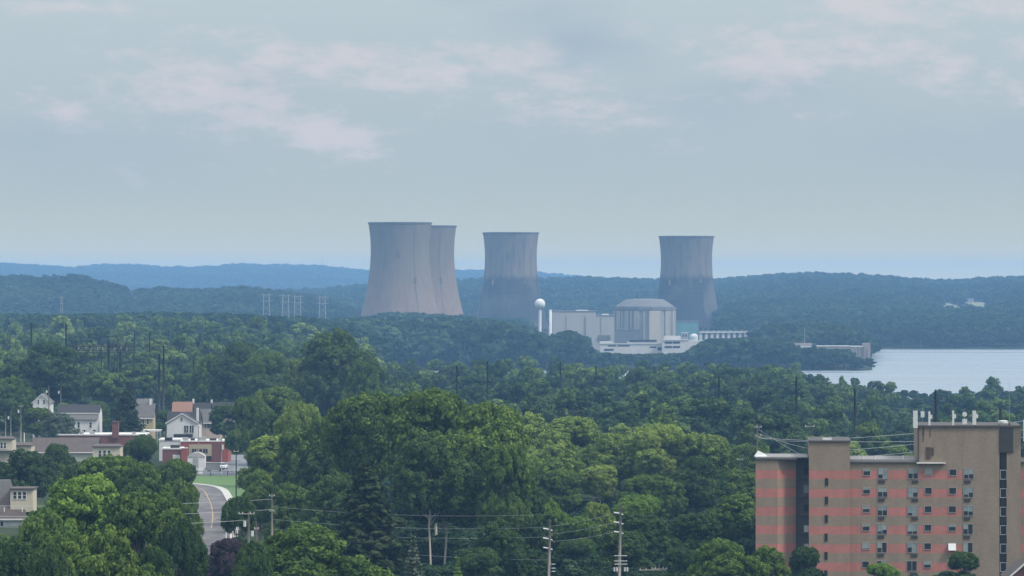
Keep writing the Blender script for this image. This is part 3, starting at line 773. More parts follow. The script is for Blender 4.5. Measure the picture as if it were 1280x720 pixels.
for yy in (427, 432.5):
    for a in (831, 841): px_box(MB(), a, a + 9, yy, yy + 2.4, d - .2, .3).build('window_strip', 'glass_dark', t)
MB().box(X(827.5, d), X(861, d), d - .5, d - .01, Z(425, d) - .3, Z(425, d) + .5).build('parapet', 'white_paint', t)
d = 4440
t = empty('warehouse', (X(860, d), d, 4), 'teal metal-clad hall right of the reactor building', 'building')
px_box(MB(), 846, 873, 402, 425, d, 30).build('wall', 'teal_panel', t)
px_box(MB(), 845.6, 873.4, 401.4, 401.98, d - .4, 31).build('roof', 'plant_dark_grey', t)
px_box(MB(), 850, 856, 418, 425, d - .2, .3).build('door', 'plant_dark_grey', t)
d = 4300
t = empty('storage_tank', (X(867.5, d), d + 4, 4), 'white domed tank in front of the teal hall', 'tank')
cx = X(867.5, d); r = 5.2 * d / F
MB().lathe(cx, d + 4, [(r, 2), (r, Z(421, d))], 32).build('tank_wall', 'white_paint', t, smooth=True)
MB().lathe(cx, d + 4, [(r * 1.03, Z(421, d)), (r * .9, Z(419, d)), (r * .55, Z(417.6, d)), (.01, Z(417.1, d))], 32).build('tank_roof', 'plant_white', t, smooth=True)
d = 4320
t = empty('equipment_building', (X(856, d), d, 4), 'small grey block between the reactor building and the white tank', 'building')
px_box(MB(), 852, 860, 416, 430, d, 8).build('wall', 'plant_pale', t); px_box(MB(), 851.8, 860.2, 415.5, 415.98, d - .2, 8.4).build('roof', 'white_paint', t)
for a in (853.2, 856.6): px_box(MB(), a, a + 2, 418, 421, d - .1, .15).build('window', 'glass_dark', t)
# row of mechanical cooling cells
d = 4150
t = empty('cooling_cells', (X(915, d), d, 4), 'long white row of mechanical draft cooling cells right of the tank', 'cooling unit')
mb = MB()
x0_, x1_ = 874, 958; n_ = 12
for k in range(n_):
    a = x0_ + (x1_ - x0_) * k / n_; b_ = a + (x1_ - x0_) / n_
    w = (b_ - a) / 2
    px_box(mb, a + .3, a + w * 1.1, 416.2, 440, d, 9)
mb.build('cell_wall', 'plant_white', t)
px_box(MB(), x0_, x1_, 414.8, 416.0, d - .8, 11).build('deck', 'white_paint', t)
px_box(MB(), x0_, x1_, 417.5, 440, d + 4, 4).build('louvre', 'plant_pale', t)
mb = MB()
for k in range(n_):
    cxk = X(x0_ + (x1_ - x0_) * (k + .5) / n_, d); mb.lathe(cxk, d + 4.5, [(1.9, Z(414.8, d)), (2.1, Z(414.8, d) + 1.0), (1.8, Z(414.8, d) + 1.0), (1.7, Z(414.8, d))], 16)
mb.build('fan_stacks', 'steel_pale', t)
# intake house on the island tip
simple('intake_wall', (0.252, 0.222, 0.210), (0.198, 0.174, 0.168), .3, streak=True)
d = 3345
t = empty('pump_house', (X(1080, d), d, 3), 'low concrete intake house at the tip of the river island', 'building')
mb = MB(); px_box(mb, 1080, 1088, 429, 456, d, 18); px_box(mb, 1064, 1079.98, 433.5, 456, d + 1, 16); mb.build('wall', 'intake_wall', t)
px_box(MB(), 1063.5, 1079.9, 432.7, 433.48, d + .6, 17).build('roof', 'white_paint', t)
for a in (1068, 1072, 1076, 1083): px_box(MB(), a, a + 1.2, 436, 452, d - .3 if a > 1080 else d + .7, .4).build('bay', 'plant_dark_grey', t)
d = 3390
t = empty('long_shed', (X(1040, d), d, 3), 'long pale flat-roofed shed behind trees left of the intake house', 'building')
px_box(MB(), 1022, 1062, 433, 452, d, 12).build('wall', 'intake_wall', t); px_box(MB(), 1021.5, 1062.5, 432.1, 432.95, d - .3, 12.6).build('roof', 'white_paint', t)
t = empty('long_shed', (X(1005, d), d, 3), 'small pale shed with tan roof left of the long shed', 'building')
px_box(MB(), 991, 1014, 433, 452, d, 10).build('wall', 'plant_white', t); px_box(MB(), 985, 1015, 429, 432.95, d + 4, 12).build('roof', 'intake_wall', t)
MB().tube([(X(1008, d), d + 20, 3), (X(1008, d), d + 20, Z(410, d))], [.5, .15], 6).build('mast', 'steel_pale', t)

# ------------------------------------------------------------------ hillside clearing and far houses
simple('field', (.20, .20, .11), (.11, .14, .06), .012)
simple('roof_dark', (0.030, 0.030, 0.033), (0.022, 0.022, 0.025), 1)
simple('deck_grey', (.20, .20, .20), (.15, .15, .15), .8)
simple('roof_grey', (0.096, 0.093, 0.093), (0.072, 0.069, 0.069), .8)
simple('roof_brown', (0.084, 0.068, 0.062), (0.062, 0.053, 0.050), .8)
simple('roof_orange', (.20, .112, .082), (.16, .09, .07), 1.2)
simple('wall_white', (0.562, 0.569, 0.569), (0.458, 0.466, 0.473), .8, streak=True)
simple('wall_cream', (0.456, 0.414, 0.328), (0.370, 0.342, 0.278), .8, streak=True)
simple('wall_yellow', (0.384, 0.322, 0.186), (0.322, 0.273, 0.167), .8, streak=True)
simple('wall_peach', (0.409, 0.334, 0.294), (0.341, 0.279, 0.245), .8, streak=True)
simple('wall_pale_green', (0.324, 0.348, 0.300), (0.264, 0.288, 0.252), .8, streak=True)
simple('brick_red', (0.264, 0.076, 0.056), (0.192, 0.060, 0.046), 3)
simple('brick_dark', (.15, .065, .055), (.11, .05, .045), 3)
simple('trim_white', (0.600, 0.600, 0.585), (0.495, 0.495, 0.488), 2)
simple('shutter', (.04, .045, .05), None, 2)
simple('metal_dark', (.022, .022, .022), (.015, .015, .015), 2, .6)
simple('wood_pole', (.34, .31, .28), (.22, .195, .17), 1.5, streak=True)
simple('insulator', (0.540, 0.555, 0.562), (0.450, 0.465, 0.473), 2, .4)
simple('door_panel', (.62, .60, .56), None, 2)
def poly_patch(name, pts, mat, dz, dens=None):
    mb = MB(); mb.quad([(p[0], p[1], 15 + dz) for p in pts]); o = mb.build(name, mat); tag(o, kind='structure'); return o
def ribbon(name, A_, B_, mat, dz, n=30):
    mb = MB()
    for k in range(len(A_) - 1):
        mb.quad([(*A_[k], G(*A_[k]) + dz), (*A_[k+1], G(*A_[k+1]) + dz), (*B_[k+1], G(*B_[k+1]) + dz), (*B_[k], G(*B_[k]) + dz)])
    o = mb.build(name, mat); tag(o, kind='structure'); return o
ys_ = list(range(4960, 6080, 40))
ribbon('hill_field', [(X(1164, y) , y) for y in ys_], [(X(1240, y), y) for y in ys_], 'field', .8)

# windows
def window(parent, px0, px1, py0, py1, d, panes=1, glass='glass_dark', fr='trim_white', t=.06, rows=1, sw=None):
    x0, x1, z0, z1 = X(px0, d), X(px1, d), Z(py1, d), Z(py0, d)
    b_ = t
    mb = MB()
    y0, y1 = d - .07, d + .04
    mb.box(x0 - b_, x1 + b_, y0, y1, z1, z1 + b_).box(x0 - b_, x1 + b_, y0 - .03, y1, z0 - b_, z0)
    mb.box(x0 - b_, x0, y0, y1, z0, z1).box(x1, x1 + b_, y0, y1, z0, z1)
    for k in range(1, panes):
        xm = x0 + (x1 - x0) * k / panes; mb.box(xm - b_ * .6, xm + b_ * .6, y0 + .01, y1, z0, z1)
    if rows > 1:
        for k in range(1, rows):
            zm = z0 + (z1 - z0) * k / rows; mb.box(x0, x1, y0 + .015, y1, zm - .03, zm + .03)
    w = mb.build('window', fr, parent)
    pn = MB().box(x0, x1, d - .02, d + .02, z0, z1).build('pane', glass, parent)
    pn.parent = w; pn.location = (0, 0, 0)
    return w
def house(px0, px1, pe, pr_, d, depth, ridge, wall, roof, label, wins=(), name='house', over=.35, base=None, cat='house', chim=None, group='houses of the town', shut=False):
    x0, x1 = X(px0, d), X(px1, d); ze, zr = Z(pe, d), Z(pr_, d); xm = (x0 + x1) / 2; ym = d + depth / 2
    g = G(xm, d) if base is None else base
    t = empty(name, (xm, ym, g), label, cat, group)
    mb = MB()
    if ridge == 'x':
        prof_ = [(d, g - 1), (d + depth, g - 1), (d + depth, ze), (ym, zr), (d, ze)]
        i = len(mb.v)
        mb.v += [(x0, p[0], p[1]) for p in prof_] + [(x1, p[0], p[1]) for p in prof_]
        mb.f += [(0,1,2,3,4)[::-1], (5,6,7,8,9)] + [(k, (k+1) % 5, 5 + (k+1) % 5, 5 + k) for k in (0, 1, 4)]
        mb.m += [0] * 5
        mb.build('wall', wall, t)
        rb = MB(); s = (zr - ze) / (depth / 2)
        for sg in (-1, 1):
            ya = ym; yb = ym + sg * (depth / 2 + over); zb = ze - s * over
            vs = []
            for xx in (x0 - over, x1 + over):
                vs += [(xx, ya, zr + .03), (xx, yb, zb + .03), (xx, yb, zb + .2), (xx, ya, zr + .2)]
            i = len(rb.v); rb.v += vs
            rb.f += [(i, i+1, i+5, i+4), (i+3, i+7, i+6, i+2), (i+1, i+2, i+6, i+5), (i, i+3, i+2, i+1), (i+4, i+5, i+6, i+7)]; rb.m += [0] * 5
        rb.build('roof', roof, t)
        MB().box(x0 - over, x1 + over, d - over - .12, d - over - .005, ze - s * over - .05, ze - s * over + .18).build('gutter', 'trim_white', t)
    else:
        i = 0
        prof_ = [(x0, g - 1), (x1, g - 1), (x1, ze), (xm, zr), (x0, ze)]
        mb.v += [(p[0], d, p[1]) for p in prof_] + [(p[0], d + depth, p[1]) for p in prof_]
        mb.f += [(0,1,2,3,4), (5,6,7,8,9)[::-1]] + [((k+1) % 5, k, 5 + k, 5 + (k+1) % 5) for k in (0, 1, 4)]
        mb.m += [0] * 5
        mb.build('wall', wall, t)
        rb = MB(); s = (zr - ze) / ((x1 - x0) / 2)
        for sg in (-1, 1):
            xa = xm; xb = xm + sg * ((x1 - x0) / 2 + over); zb = ze - s * over
            vs = []
            for yy in (d - over, d + depth + over):
                vs += [(xa, yy, zr + .03), (xb, yy, zb + .03), (xb, yy, zb + .2), (xa, yy, zr + .2)]
            i = len(rb.v); rb.v += vs
            rb.f += [(i, i+4, i+5, i+1), (i+3, i+2, i+6, i+7), (i+1, i+5, i+6, i+2), (i, i+1, i+2, i+3), (i+4, i+7, i+6, i+5)]; rb.m += [0] * 5
        rb.build('roof', roof, t)
        fb = MB()
        for sg in (-1, 1):
            xb = xm + sg * ((x1 - x0) / 2 + over); zb = ze - s * over
            i = len(fb.v)
            fb.v += [(xm, d - over - .06, zr - .1), (xb, d - over - .06, zb - .1), (xb, d - over - .06, zb + .22), (xm, d - over - .06, zr + .22)]
            fb.f.append((i, i+1, i+2, i+3)); fb.m.append(0)
        fb.build('bargeboard', 'trim_white', t)
    for w in wins:
        a, b_, c_, e_ = w[:4]
        window(t, a, b_, c_, e_, d - .002, w[4] if len(w) > 4 else 1, rows=2, t=.1)
        if shut:
            for q in ((a - (b_ - a) * .62, a - .5), (b_ + .5, b_ + (b_ - a) * .62)):
                MB().box(X(q[0], d), X(q[1], d), d - .08, d + .01, Z(e_, d), Z(c_, d)).build('shutter', 'shutter', t)
    if chim:
        for (cx_, top, w_, mt) in chim:
            MB().box(X(cx_, d) - w_ / 2, X(cx_, d) + w_ / 2, ym - .5, ym + .5, ze, Z(top, d)).build('chimney', mt, t)
    return t
# far hillside houses
for (px, y, w, lab, grp) in ((1175, 5990, 13, 'white farmhouse at the left of the hillside clearing', None), (1212, 6020, 11, 'white house at the right of the hillside clearing', None), (1190, 6720, 26, 'white building row high on the hillside', None), (1205, 6730, 14, 'small white house high on the hillside beside the row', None)):
    g = G(X(px, y), y); pyb = HY + (CZ - g) / y * F
    wp = w / y * F / 2
    house(px - wp, px + wp, pyb - 3.6, pyb - 7.0, y, 9, 'x', 'wall_white', 'roof_grey' if px != 1190 else 'trim_white', lab, name='farm_house', base=g, cat='house', group='houses on the far hillside', wins=[(px - wp * .5, px - wp * .25, pyb - 3, pyb - 1.5), (px + wp * .2, px + wp * .45, pyb - 3, pyb - 1.5)])
y = 5120; g = G(X(167, y), y); pyb = HY + (CZ - g) / y * F
house(161.5, 172, pyb - 3, pyb - 6, y, 9, 'x', 'wall_white', 'trim_white', 'lone white house below the wooded ridge at far left', name='farm_house', base=g, group='houses on the far hillside')

# ------------------------------------------------------------------ town
house(208.5, 247, 528.5, 517.2, 1262, 9, 'y', 'wall_white', 'roof_dark', 'white clapboard house with a front gable and shuttered windows',
      wins=[(233, 235.3, 532, 541), (237, 239.3, 532, 541), (225.6, 228.2, 522.5, 526)], shut=False, chim=[(245.6, 510.5, .6, 'trim_white')])
t = bpy.data.objects['house']
for q in ((230.4, 232.4), (240, 242)):
    MB().box(X(q[0], 1262), X(q[1], 1262), 1261.9, 1262.01, Z(541, 1262), Z(532, 1262)).build('shutter', 'shutter', t)
house(210, 249.5, 530, 516, 1272, 8, 'x', 'wall_white', 'roof_dark', 'dark-roofed rear wing behind the white gabled house')
px_box(MB(), 217, 240, 543, 547, 1258, 3.6).build('porch_roof', 'roof_dark', t)
house(216, 238.5, 517, 503.5, 1312, 8, 'x', 'wall_cream', 'roof_orange', 'house with a faded orange roof behind the white gabled house')
house(238.8, 262, 517, 504.5, 1330, 8, 'x', 'wall_white', 'roof_dark', 'dark-roofed house with a white chimney pot right of the orange roof', chim=[(240.5, 499, .5, 'trim_white')])
house(262.4, 292, 516.5, 504, 1336, 8, 'x', 'wall_cream', 'roof_dark', 'dark-roofed house farthest right in the town, behind the peach house', chim=[(263.5, 500, .5, 'trim_white')])
house(251, 275, 528, 512.5, 1286, 8, 'x', 'wall_peach', 'roof_grey', 'peach-walled house with grey roof and dark shutters', wins=[(258.5, 262.5, 529.5, 535)], shut=True)
t = house(169, 191.5, 522, 505.5, 1282, 8, 'x', 'wall_yellow', 'roof_grey', 'yellow house with grey roof right of the pointed evergreen', wins=[(183.5, 186, 524, 530), (178, 180, 524, 530)], chim=[(186.8, 499, .5, 'trim_white')])
mb = px_box(MB(), 176, 201, 537.5, 539.5, 1268, 5)
mb.build('porch_roof', 'trim_white', t)
for a in (178, 184, 190, 196, 200): px_box(MB(), a, a + .8, 539.5, 560, 1268.1, .2).build('porch_post', 'trim_white', t)
house(171, 189, 508, 499.5, 1350, 8, 'x', 'wall_white', 'roof_grey', 'grey roof peeping out behind the yellow house')
t = house(72, 124, 516.5, 507, 1244, 9, 'x', 'wall_white', 'roof_dark', 'long white house with dark roof behind the flat brick building', wins=[], over=.2)
px_box(MB(), 70, 122, 523.5, 556, 1241, 3).build('front_wing', 'wall_white', t)
mb = MB(); mb.v += [(X(69.5, 1241), 1240.5, Z(524.5, 1241)), (X(122.5, 1241), 1240.5, Z(524.5, 1241)), (X(122.5, 1244), 1243.95, Z(517.5, 1244)), (X(69.5, 1244), 1243.95, Z(517.5, 1244))]; mb.f.append((0,1,2,3)); mb.m.append(0); mb.build('porch_roof', 'roof_grey', t)
for a in (87, 97, 112): window(t, a, a + 2.6, 528, 534.5, 1240.99, rows=2, t=.1)
for a in (103, 116): px_box(MB(), a, a + 3, 537.5, 541.5, 1239.5, 1.2).build('air_conditioner', 'metal_dark', t)
house(41, 63, 503, 493, 1334, 9, 'y', 'wall_white', 'roof_grey', 'white gabled house half hidden by trees at far left', wins=[(47, 49, 500, 505), (54, 56, 500, 505)])
# flat brick building
def flat_building(px0, px1, ptop, d, depth, wall, label, name='brick_building', chim=None, cope='trim_white', wins=(), g=15):
    t = empty(name, (X((px0 + px1) / 2, d), d + depth / 2, g), label, 'building')
    px_box(MB(), px0, px1, ptop + 1.2, 0, d, depth).build  # no-op keeps argument order readable
    MB().box(X(px0, d), X(px1, d), d, d + depth, g - 1, Z(ptop + 1.2, d)).build('wall', wall, t)
    mb = MB(); x0, x1 = X(px0, d) - .15, X(px1, d) + .15; z0, z1 = Z(ptop + 1.2, d) + .002, Z(ptop, d) + .1
    mb.box(x0, x1, d - .15, d + .25, z0, z1).box(x0, x1, d + depth - .25, d + depth + .15, z0, z1).box(x0, x0 + .4, d + .25, d + depth - .25, z0, z1).box(x1 - .4, x1, d + .25, d + depth - .25, z0, z1)
    mb.build('parapet', cope, t)
    MB().box(x0 + .4, x1 - .4, d + .25, d + depth - .25, z0, z0 + .12).build('roof', 'trim_white', t)
    return t
t = flat_building(73, 181, 543, 1185, 14, 'brick_dark', 'long low dark brick building with white flat roof edge')
px_box(MB(), 140, 148, 527.5, 548, 1184.5, 2).build('chimney', 'brick_dark', t)
px_box(MB(), 139.7, 148.3, 526.7, 527.48, 1184.3, 2.4).build('chimney_cap', 'brick_dark', t)
for a, w_, h_ in ((90, 7, 3), (100, 4, 4), (112, 6, 3.5), (165, 4, 3)): px_box(MB(), a, a + w_, 543 - h_, 542.9, 1190, 2).build('roof_unit', 'steel_pale', t)
# brown-roofed townhouses
t = house(40, 120.5, 565, 549, 1102, 11, 'x', 'wall_pale_green', 'roof_brown', 'long brown-roofed townhouse with pale green wall', name='townhouse')
MB().tube([(X(99, 1104), 1104, Z(563, 1104)), (X(99, 1104), 1104, Z(558.5, 1104))], .12, 8).build('vent_pipe', 'trim_white', t)
MB().tube([(X(72, 1185), 1104, Z(556, 1104)), (X(72, 1185), 1104, Z(541, 1104))], .12, 8).build('flue', 'trim_white', t)
def block(px0, px1, pt, pw, d, depth, wall, roof, label, wins, pb=None, eave=True):
    t = empty('townhouse', (X((px0 + px1) / 2, d), d + depth / 2, 15), label, 'house', 'houses of the town')
    MB().box(X(px0, d), X(px1, d), d, d + depth, 14, Z(pw, d)).build('wall', wall, t)
    x0, x1 = X(px0 - 1, d), X(px1 + 1, d)
    mb = MB(); ya, yb = d - .4, d + depth + .4
    mb.v += [(x0, ya, Z(pw, d) + .01), (x1, ya, Z(pw, d) + .01), (x1, ya, Z(pw, d) + .25), (x0, ya, Z(pw, d) + .25), (x0 + .6, d + depth * .6, Z(pt, d)), (x1 - .6, d + depth * .6, Z(pt, d)), (x0, yb, Z(pw, d) + .01), (x1, yb, Z(pw, d) + .01)]
    mb.f += [(0,1,2,3), (3,2,5,4), (4,5,7,6), (0,3,4,6), (2,1,7,5), (1,0,6,7)]; mb.m += [0] * 6
    mb.build('roof', roof, t)
    for w in wins: window(t, *w[:4], d - .002, rows=2, t=.1)
    if pb:
        MB().box(x0, x1, d - 1.6, d - .01, Z(pb, d) - .2, Z(pb, d)).build('porch_roof', roof, t)
    return t
block(116, 150, 555.5, 559, 1078, 8, 'wall_cream', 'roof_brown', 'cream townhouse with three windows in a row at the right end', [(123.3, 126.6, 563, 571), (129, 132.3, 563, 571), (134.7, 138, 563, 571)], pb=574)
block(16, 39, 553.5, 557.5, 1080, 8, 'wall_cream', 'roof_brown', 'cream townhouse with two windows left of the long brown roof', [(22, 25.5, 561, 568), (27.5, 31, 561, 568)], pb=577)
block(-14, 15.5, 546, 549.5, 1070, 8, 'wall_cream', 'roof_brown', 'cream townhouse cut off by the left picture edge', [(-4, -1, 553, 560.5), (.5, 3.5, 553, 560.5), (4.8, 7.5, 553, 560.5)], pb=563)
# lower left mansard house
d = 850
t = empty('townhouse', (X(10, d), d + 6, 15), 'lower left house with brown mansard roof, white walls and a three-window dormer', 'house', 'houses of the town')
MB().box(X(-60, d), X(31, d), d, d + 12, 14, Z(648, d)).build('wall', 'wall_white', t)
mb = MB(); xa, xb = X(-60, d), X(33, d)
mb.v += [(xa, d - .6, Z(648.5, d)), (xb, d - .6, Z(648.5, d)), (xb - .8, d + 3.6, Z(622, d)), (xa, d + 3.6, Z(622, d)), (xa, d + 12.5, Z(648.5, d)), (xb, d + 12.5, Z(648.5, d)), (xb - .8, d + 9, Z(622, d)), (xa, d + 9, Z(622, d))]
mb.f += [(0,1,2,3), (3,2,6,7), (7,6,5,4), (1,5,6,2), (0,3,7,4), (0,4,5,1)]; mb.m += [0] * 6
mb.build('roof', 'roof_brown', t)
MB().box(xa, xb, d - .75, d - .61, Z(650, d), Z(648.2, d)).build('gutter', 'trim_white', t)
px_box(MB(), 13, 41, 612, 640, d + 1.2, 7).build('dormer', 'wall_cream', t)
px_box(MB(), 11.5, 42.5, 610.3, 611.98, d + .8, 8).build('dormer_roof', 'roof_brown', t)
for a in (16.6, 22.6, 28.5): window(t, a, a + 4, 615, 623.5, d + 1.19, rows=2, t=.1)
mb = MB(); mb.v += [(X(-40, d), d + 6, Z(603, d)), (X(6, d), d + 6, Z(602, d)), (X(11, d), d + 4, Z(622, d)), (X(-40, d), d + 4, Z(622, d)), (X(6, d), d + 10, Z(602, d)), (X(11, d), d + 11, Z(622, d)), (X(-40, d), d + 10, Z(603, d)), (X(-40, d), d + 11, Z(622, d))]
mb.f += [(0,3,2,1), (1,2,5,4), (0,1,4,6), (4,5,7,6)]; mb.m += [0] * 4; mb.build('upper_roof', 'roof_grey', t)
for a in (5, 27.5): MB().tube([(X(a, d), d + .3, Z(640, d)), (X(a, d), d + .3, Z(634, d))], .09, 6).build('vent_pipe', 'trim_white', t)
for a in (-3, ): window(t, a, a + 7, 652, 660, d - .002, panes=2, t=.08)
MB().box(X(-60, d), X(8, d), d - 2.2, d - .01, Z(666.5, d), Z(664.5, d)).build('porch_roof', 'roof_brown', t)

# brick building by the lawn
simple('panel_beige', (0.322, 0.287, 0.203), (0.266, 0.238, 0.175), .8)
t = flat_building(226, 285, 551, 1150, 13, 'brick_red', 'red brick building with beige panels and flat white roof by the lawn')
px_box(MB(), 264.8, 277.2, 553.5, 577, 1149.9, .3).build('wall_panel', 'brick_dark', t)
px_box(MB(), 236, 264.5, 555.5, 570, 1149.9, .3).build('wall_panel', 'panel_beige', t)
for a in (240, 247, 254): window(t, a, a + 5.5, 561, 566.5, 1149.88, panes=2, t=.07, fr='panel_beige')
px_box(MB(), 258, 264, 570.5, 575, 1149.8, .25).build('window_strip', 'glass_dark', t)
px_box(MB(), 277.5, 279.5, 556, 562, 1149.7, .3).build('sign_board', 'trim_white', t)
for a, w_, h_, mt in ((206, 9, 4, 'metal_dark'), (228, 7, 4, 'steel_pale'), (238, 5, 3, 'metal_dark'), (247, 10, 4.5, 'steel_pale'), (262, 8, 3, 'metal_dark'), (273, 4, 2.5, 'steel_pale')):
    px_box(MB(), a, a + w_, 551 - h_, 550.7, 1155, 2).build('roof_unit', mt, t)
t = flat_building(199, 225.9, 549.5, 1160, 12, 'wall_white', 'low white-walled annex with flat roof left of the red brick building', name='annex_building')
t = flat_building(203, 226.5, 560.5, 1138, 9, 'brick_dark', 'dark brick front wing with white garage door below the annex', name='annex_building')
px_box(MB(), 216, 225, 568.5, 576.5, 1137.9, .2).build('garage_door', 'door_panel', t)
px_box(MB(), 213, 224, 556.5, 560, 1140, 2).build('roof_unit', 'metal_dark', t)
t = empty('brick_pier', (X(230.5, 1136), 1136, 15), 'bright red brick pier between the annex and the white shed', 'wall')
px_box(MB(), 227, 234, 560.5, 582, 1136, 1.5).build('pier', 'brick_red', t); px_box(MB(), 226.6, 234.4, 559.8, 560.48, 1135.9, 1.8).build('coping', 'trim_white', t)
# arched shed
d = 1105; x0, x1 = X(234.5, d), X(256, d); z0 = Z(571, d); zt = Z(565.5, d)
t = empty('storage_shed', ((x0 + x1) / 2, d, 15), 'small white arched storage shed in front of the red brick building', 'shed')
MB().box(x0, x1, d, d + 4, 14.5, z0).build('wall', 'wall_white', t)
mb = MB(); n_ = 10
arc = [(x0 - .1 + (x1 - x0 + .2) * k / n_, z0 + (zt - z0) * math.sin(math.pi * k / n_) ** .7 if 0 < k < n_ else z0) for k in range(n_ + 1)]
i = 0; mb.v += [(a, d - .15, z + .01) for a, z in arc] + [(a, d + 4.15, z + .01) for a, z in arc]
mb.f += [tuple(range(n_ + 1))[::-1], tuple(range(n_ + 1, 2 * n_ + 2))] + [(k, k + 1, n_ + 2 + k, n_ + 1 + k) for k in range(n_)]; mb.m += [0] * (n_ + 2)
mb.build('roof', 'plant_pale', t)
px_box(MB(), 241, 248, 573, 584, d - .08, .06).build('door', 'steel_pale', t)

# road, kerb, lawn, car park
def asph(name, base, patch):
    m, nt, out = new_mat(name); b = N(nt, 'ShaderNodeBsdfPrincipled'); b.inputs['Roughness'].default_value = .9; b.inputs['Specular IOR Level'].default_value = .15
    p = geopos(nt); f = ramp(nt, noise(nt, scaled(nt, p, (.35, .05, 1)), 1, 5), .4, .65)
    f2 = ramp(nt, noise(nt, p, 1.2, 4), .5, .75)
    c = mixc(nt, f, base, patch); c = mixc(nt, math_node(nt, 'MULTIPLY', f2, .5), c, tuple(v * .6 for v in base))
    vo = N(nt, 'ShaderNodeTexVoronoi', feature='DISTANCE_TO_EDGE'); vo.inputs['Scale'].default_value = .12; L(nt, p, vo.inputs['Vector'])
    c = mixc(nt, math_node(nt, 'MULTIPLY', math_node(nt, 'LESS_THAN', vo.outputs[0], .012), .7), c, (.03, .03, .03))
    L(nt, c, b.inputs['Base Color']); L(nt, b.outputs[0], out.inputs[0])
asph('asphalt', (.105, .10, .105), (.15, .142, .142)); asph('lot_asphalt', (.14, .15, .165), (.18, .19, .20))
simple('kerb_mat', (0.400, 0.400, 0.368), (0.320, 0.320, 0.296), .6); simple('yellow_paint', (.42, .27, .13), (.26, .20, .13), 1.5); simple('road_white', (.55, .55, .54), (.3, .3, .3), 1.5)
simple('rail_grey', (.2,.2,.2), None, 1)
simple('lawn_mat', (.072, .135, .036), (.055, .11, .03), .25)
edge = [(-43.5, 560), (-43.4, 705), (-47.6, 777), (-50.6, 825), (-53.2, 871), (-56.1, 914), (-60.1, 962), (-63.8, 999), (-68.5, 1018), (-76, 1029), (-90, 1036), (-140, 1044)]
def smooth_line(P, n=6):
    out_ = []
    for i in range(len(P) - 1):
        p0 = Vector(P[max(i-1, 0)]); p1 = Vector(P[i]); p2 = Vector(P[i+1]); p3 = Vector(P[min(i+2, len(P)-1)])
        for k in range(n):
            t_ = k / n
            out_.append(tuple(.5 * ((2*p1) + (p2-p0)*t_ + (2*p0-5*p1+4*p2-p3)*t_*t_ + (3*p1-p0-3*p2+p3)*t_**3)))
    out_.append(P[-1]); return out_
E = smooth_line(edge)
def offset(P, w):
    o_ = []
    for i, p in enumerate(P):
        a = Vector(P[max(i-1, 0)]); b_ = Vector(P[min(i+1, len(P)-1)]); t_ = (b_ - a).normalized(); nrm = Vector((-t_.y, t_.x))   # left of travel
        o_.append((p[0] + nrm.x * w, p[1] + nrm.y * w))
    return o_
ribbon('lawn', offset(E, -1.7), [(X(330, 1020), y) if False else (max(p[0] + 2, -30), p[1] + 52) for p in offset(E, -1.7)], 'lawn_mat', .02) if False else None
poly_patch('lawn', [(-58, 905), (-30, 905), (-30, 1070), (-95, 1070), (-95, 1040), (-74, 1034)], 'lawn_mat', .05)
ribbon('road', E, offset(E, 10.5), 'asphalt', .10)
def slab(name, A_, B_, z0, z1, mat):
    mb = MB()
    for k in range(len(A_) - 1):
        a0, a1, b0, b1 = A_[k], A_[k+1], B_[k], B_[k+1]; g = 15
        mb.quad([(*a0, g+z1), (*a1, g+z1), (*b1, g+z1), (*b0, g+z1)]); mb.quad([(*a0, g+z0), (*a1, g+z0), (*a1, g+z1), (*a0, g+z1)]); mb.quad([(*b1, g+z0), (*b0, g+z0), (*b0, g+z1), (*b1, g+z1)])
    o = mb.build(name, mat); tag(o, kind='structure')
slab('pavement', offset(E, -.004), offset(E, -1.6), 0, .24, 'kerb_mat')
slab('pavement', offset(E, 10.504), offset(E, 11.6), 0, .24, 'kerb_mat')
cl = offset(E, 3.4)
slab('centre_line', cl[20:58], offset(E, 3.56)[20:58], .10, .106, 'yellow_paint')
slab('edge_marking', offset(E, .6)[10:26], offset(E, .72)[10:26], .10, .106, 'road_white')
poly_patch('car_park', [(-80, 1071), (-30, 1071), (-30, 1200), (-80, 1200)], 'lot_asphalt', .06)
t = empty('retaining_wall', (-70, 1085, 15), 'low pale wall between the white shed and the car park', 'wall')
px_box(MB(), 257, 275, 578.5, 588, 1078, .4).build('wall_slab', 'deck_grey', t); px_box(MB(), 256.8, 275.2, 578, 578.48, 1077.9, .6).build('coping', 'trim_white', t)
# fence along the lot
t = empty('chain_fence', (-68, 1068, 15), 'dark post and rail fence between the lawn and the car park', 'fence')
for k in range(9): MB().box(-78 + k * 4 - .06, -78 + k * 4 + .06, 1067.9, 1068.1, 15, 16.3).build('fence_post', 'metal_dark', t)
MB().box(-78, -46, 1067.95, 1068.05, 16.1, 16.2).box(-78, -46, 1067.95, 1068.05, 15.3, 15.38).build('rail', 'metal_dark', t)
t = empty('concrete_barrier', (X(250, 1075), 1075, 15), 'small white concrete block at the end of the lot fence', 'barrier')
px_box(MB(), 248, 253, 585, 592, 1075, 1).build('block', 'trim_white', t)
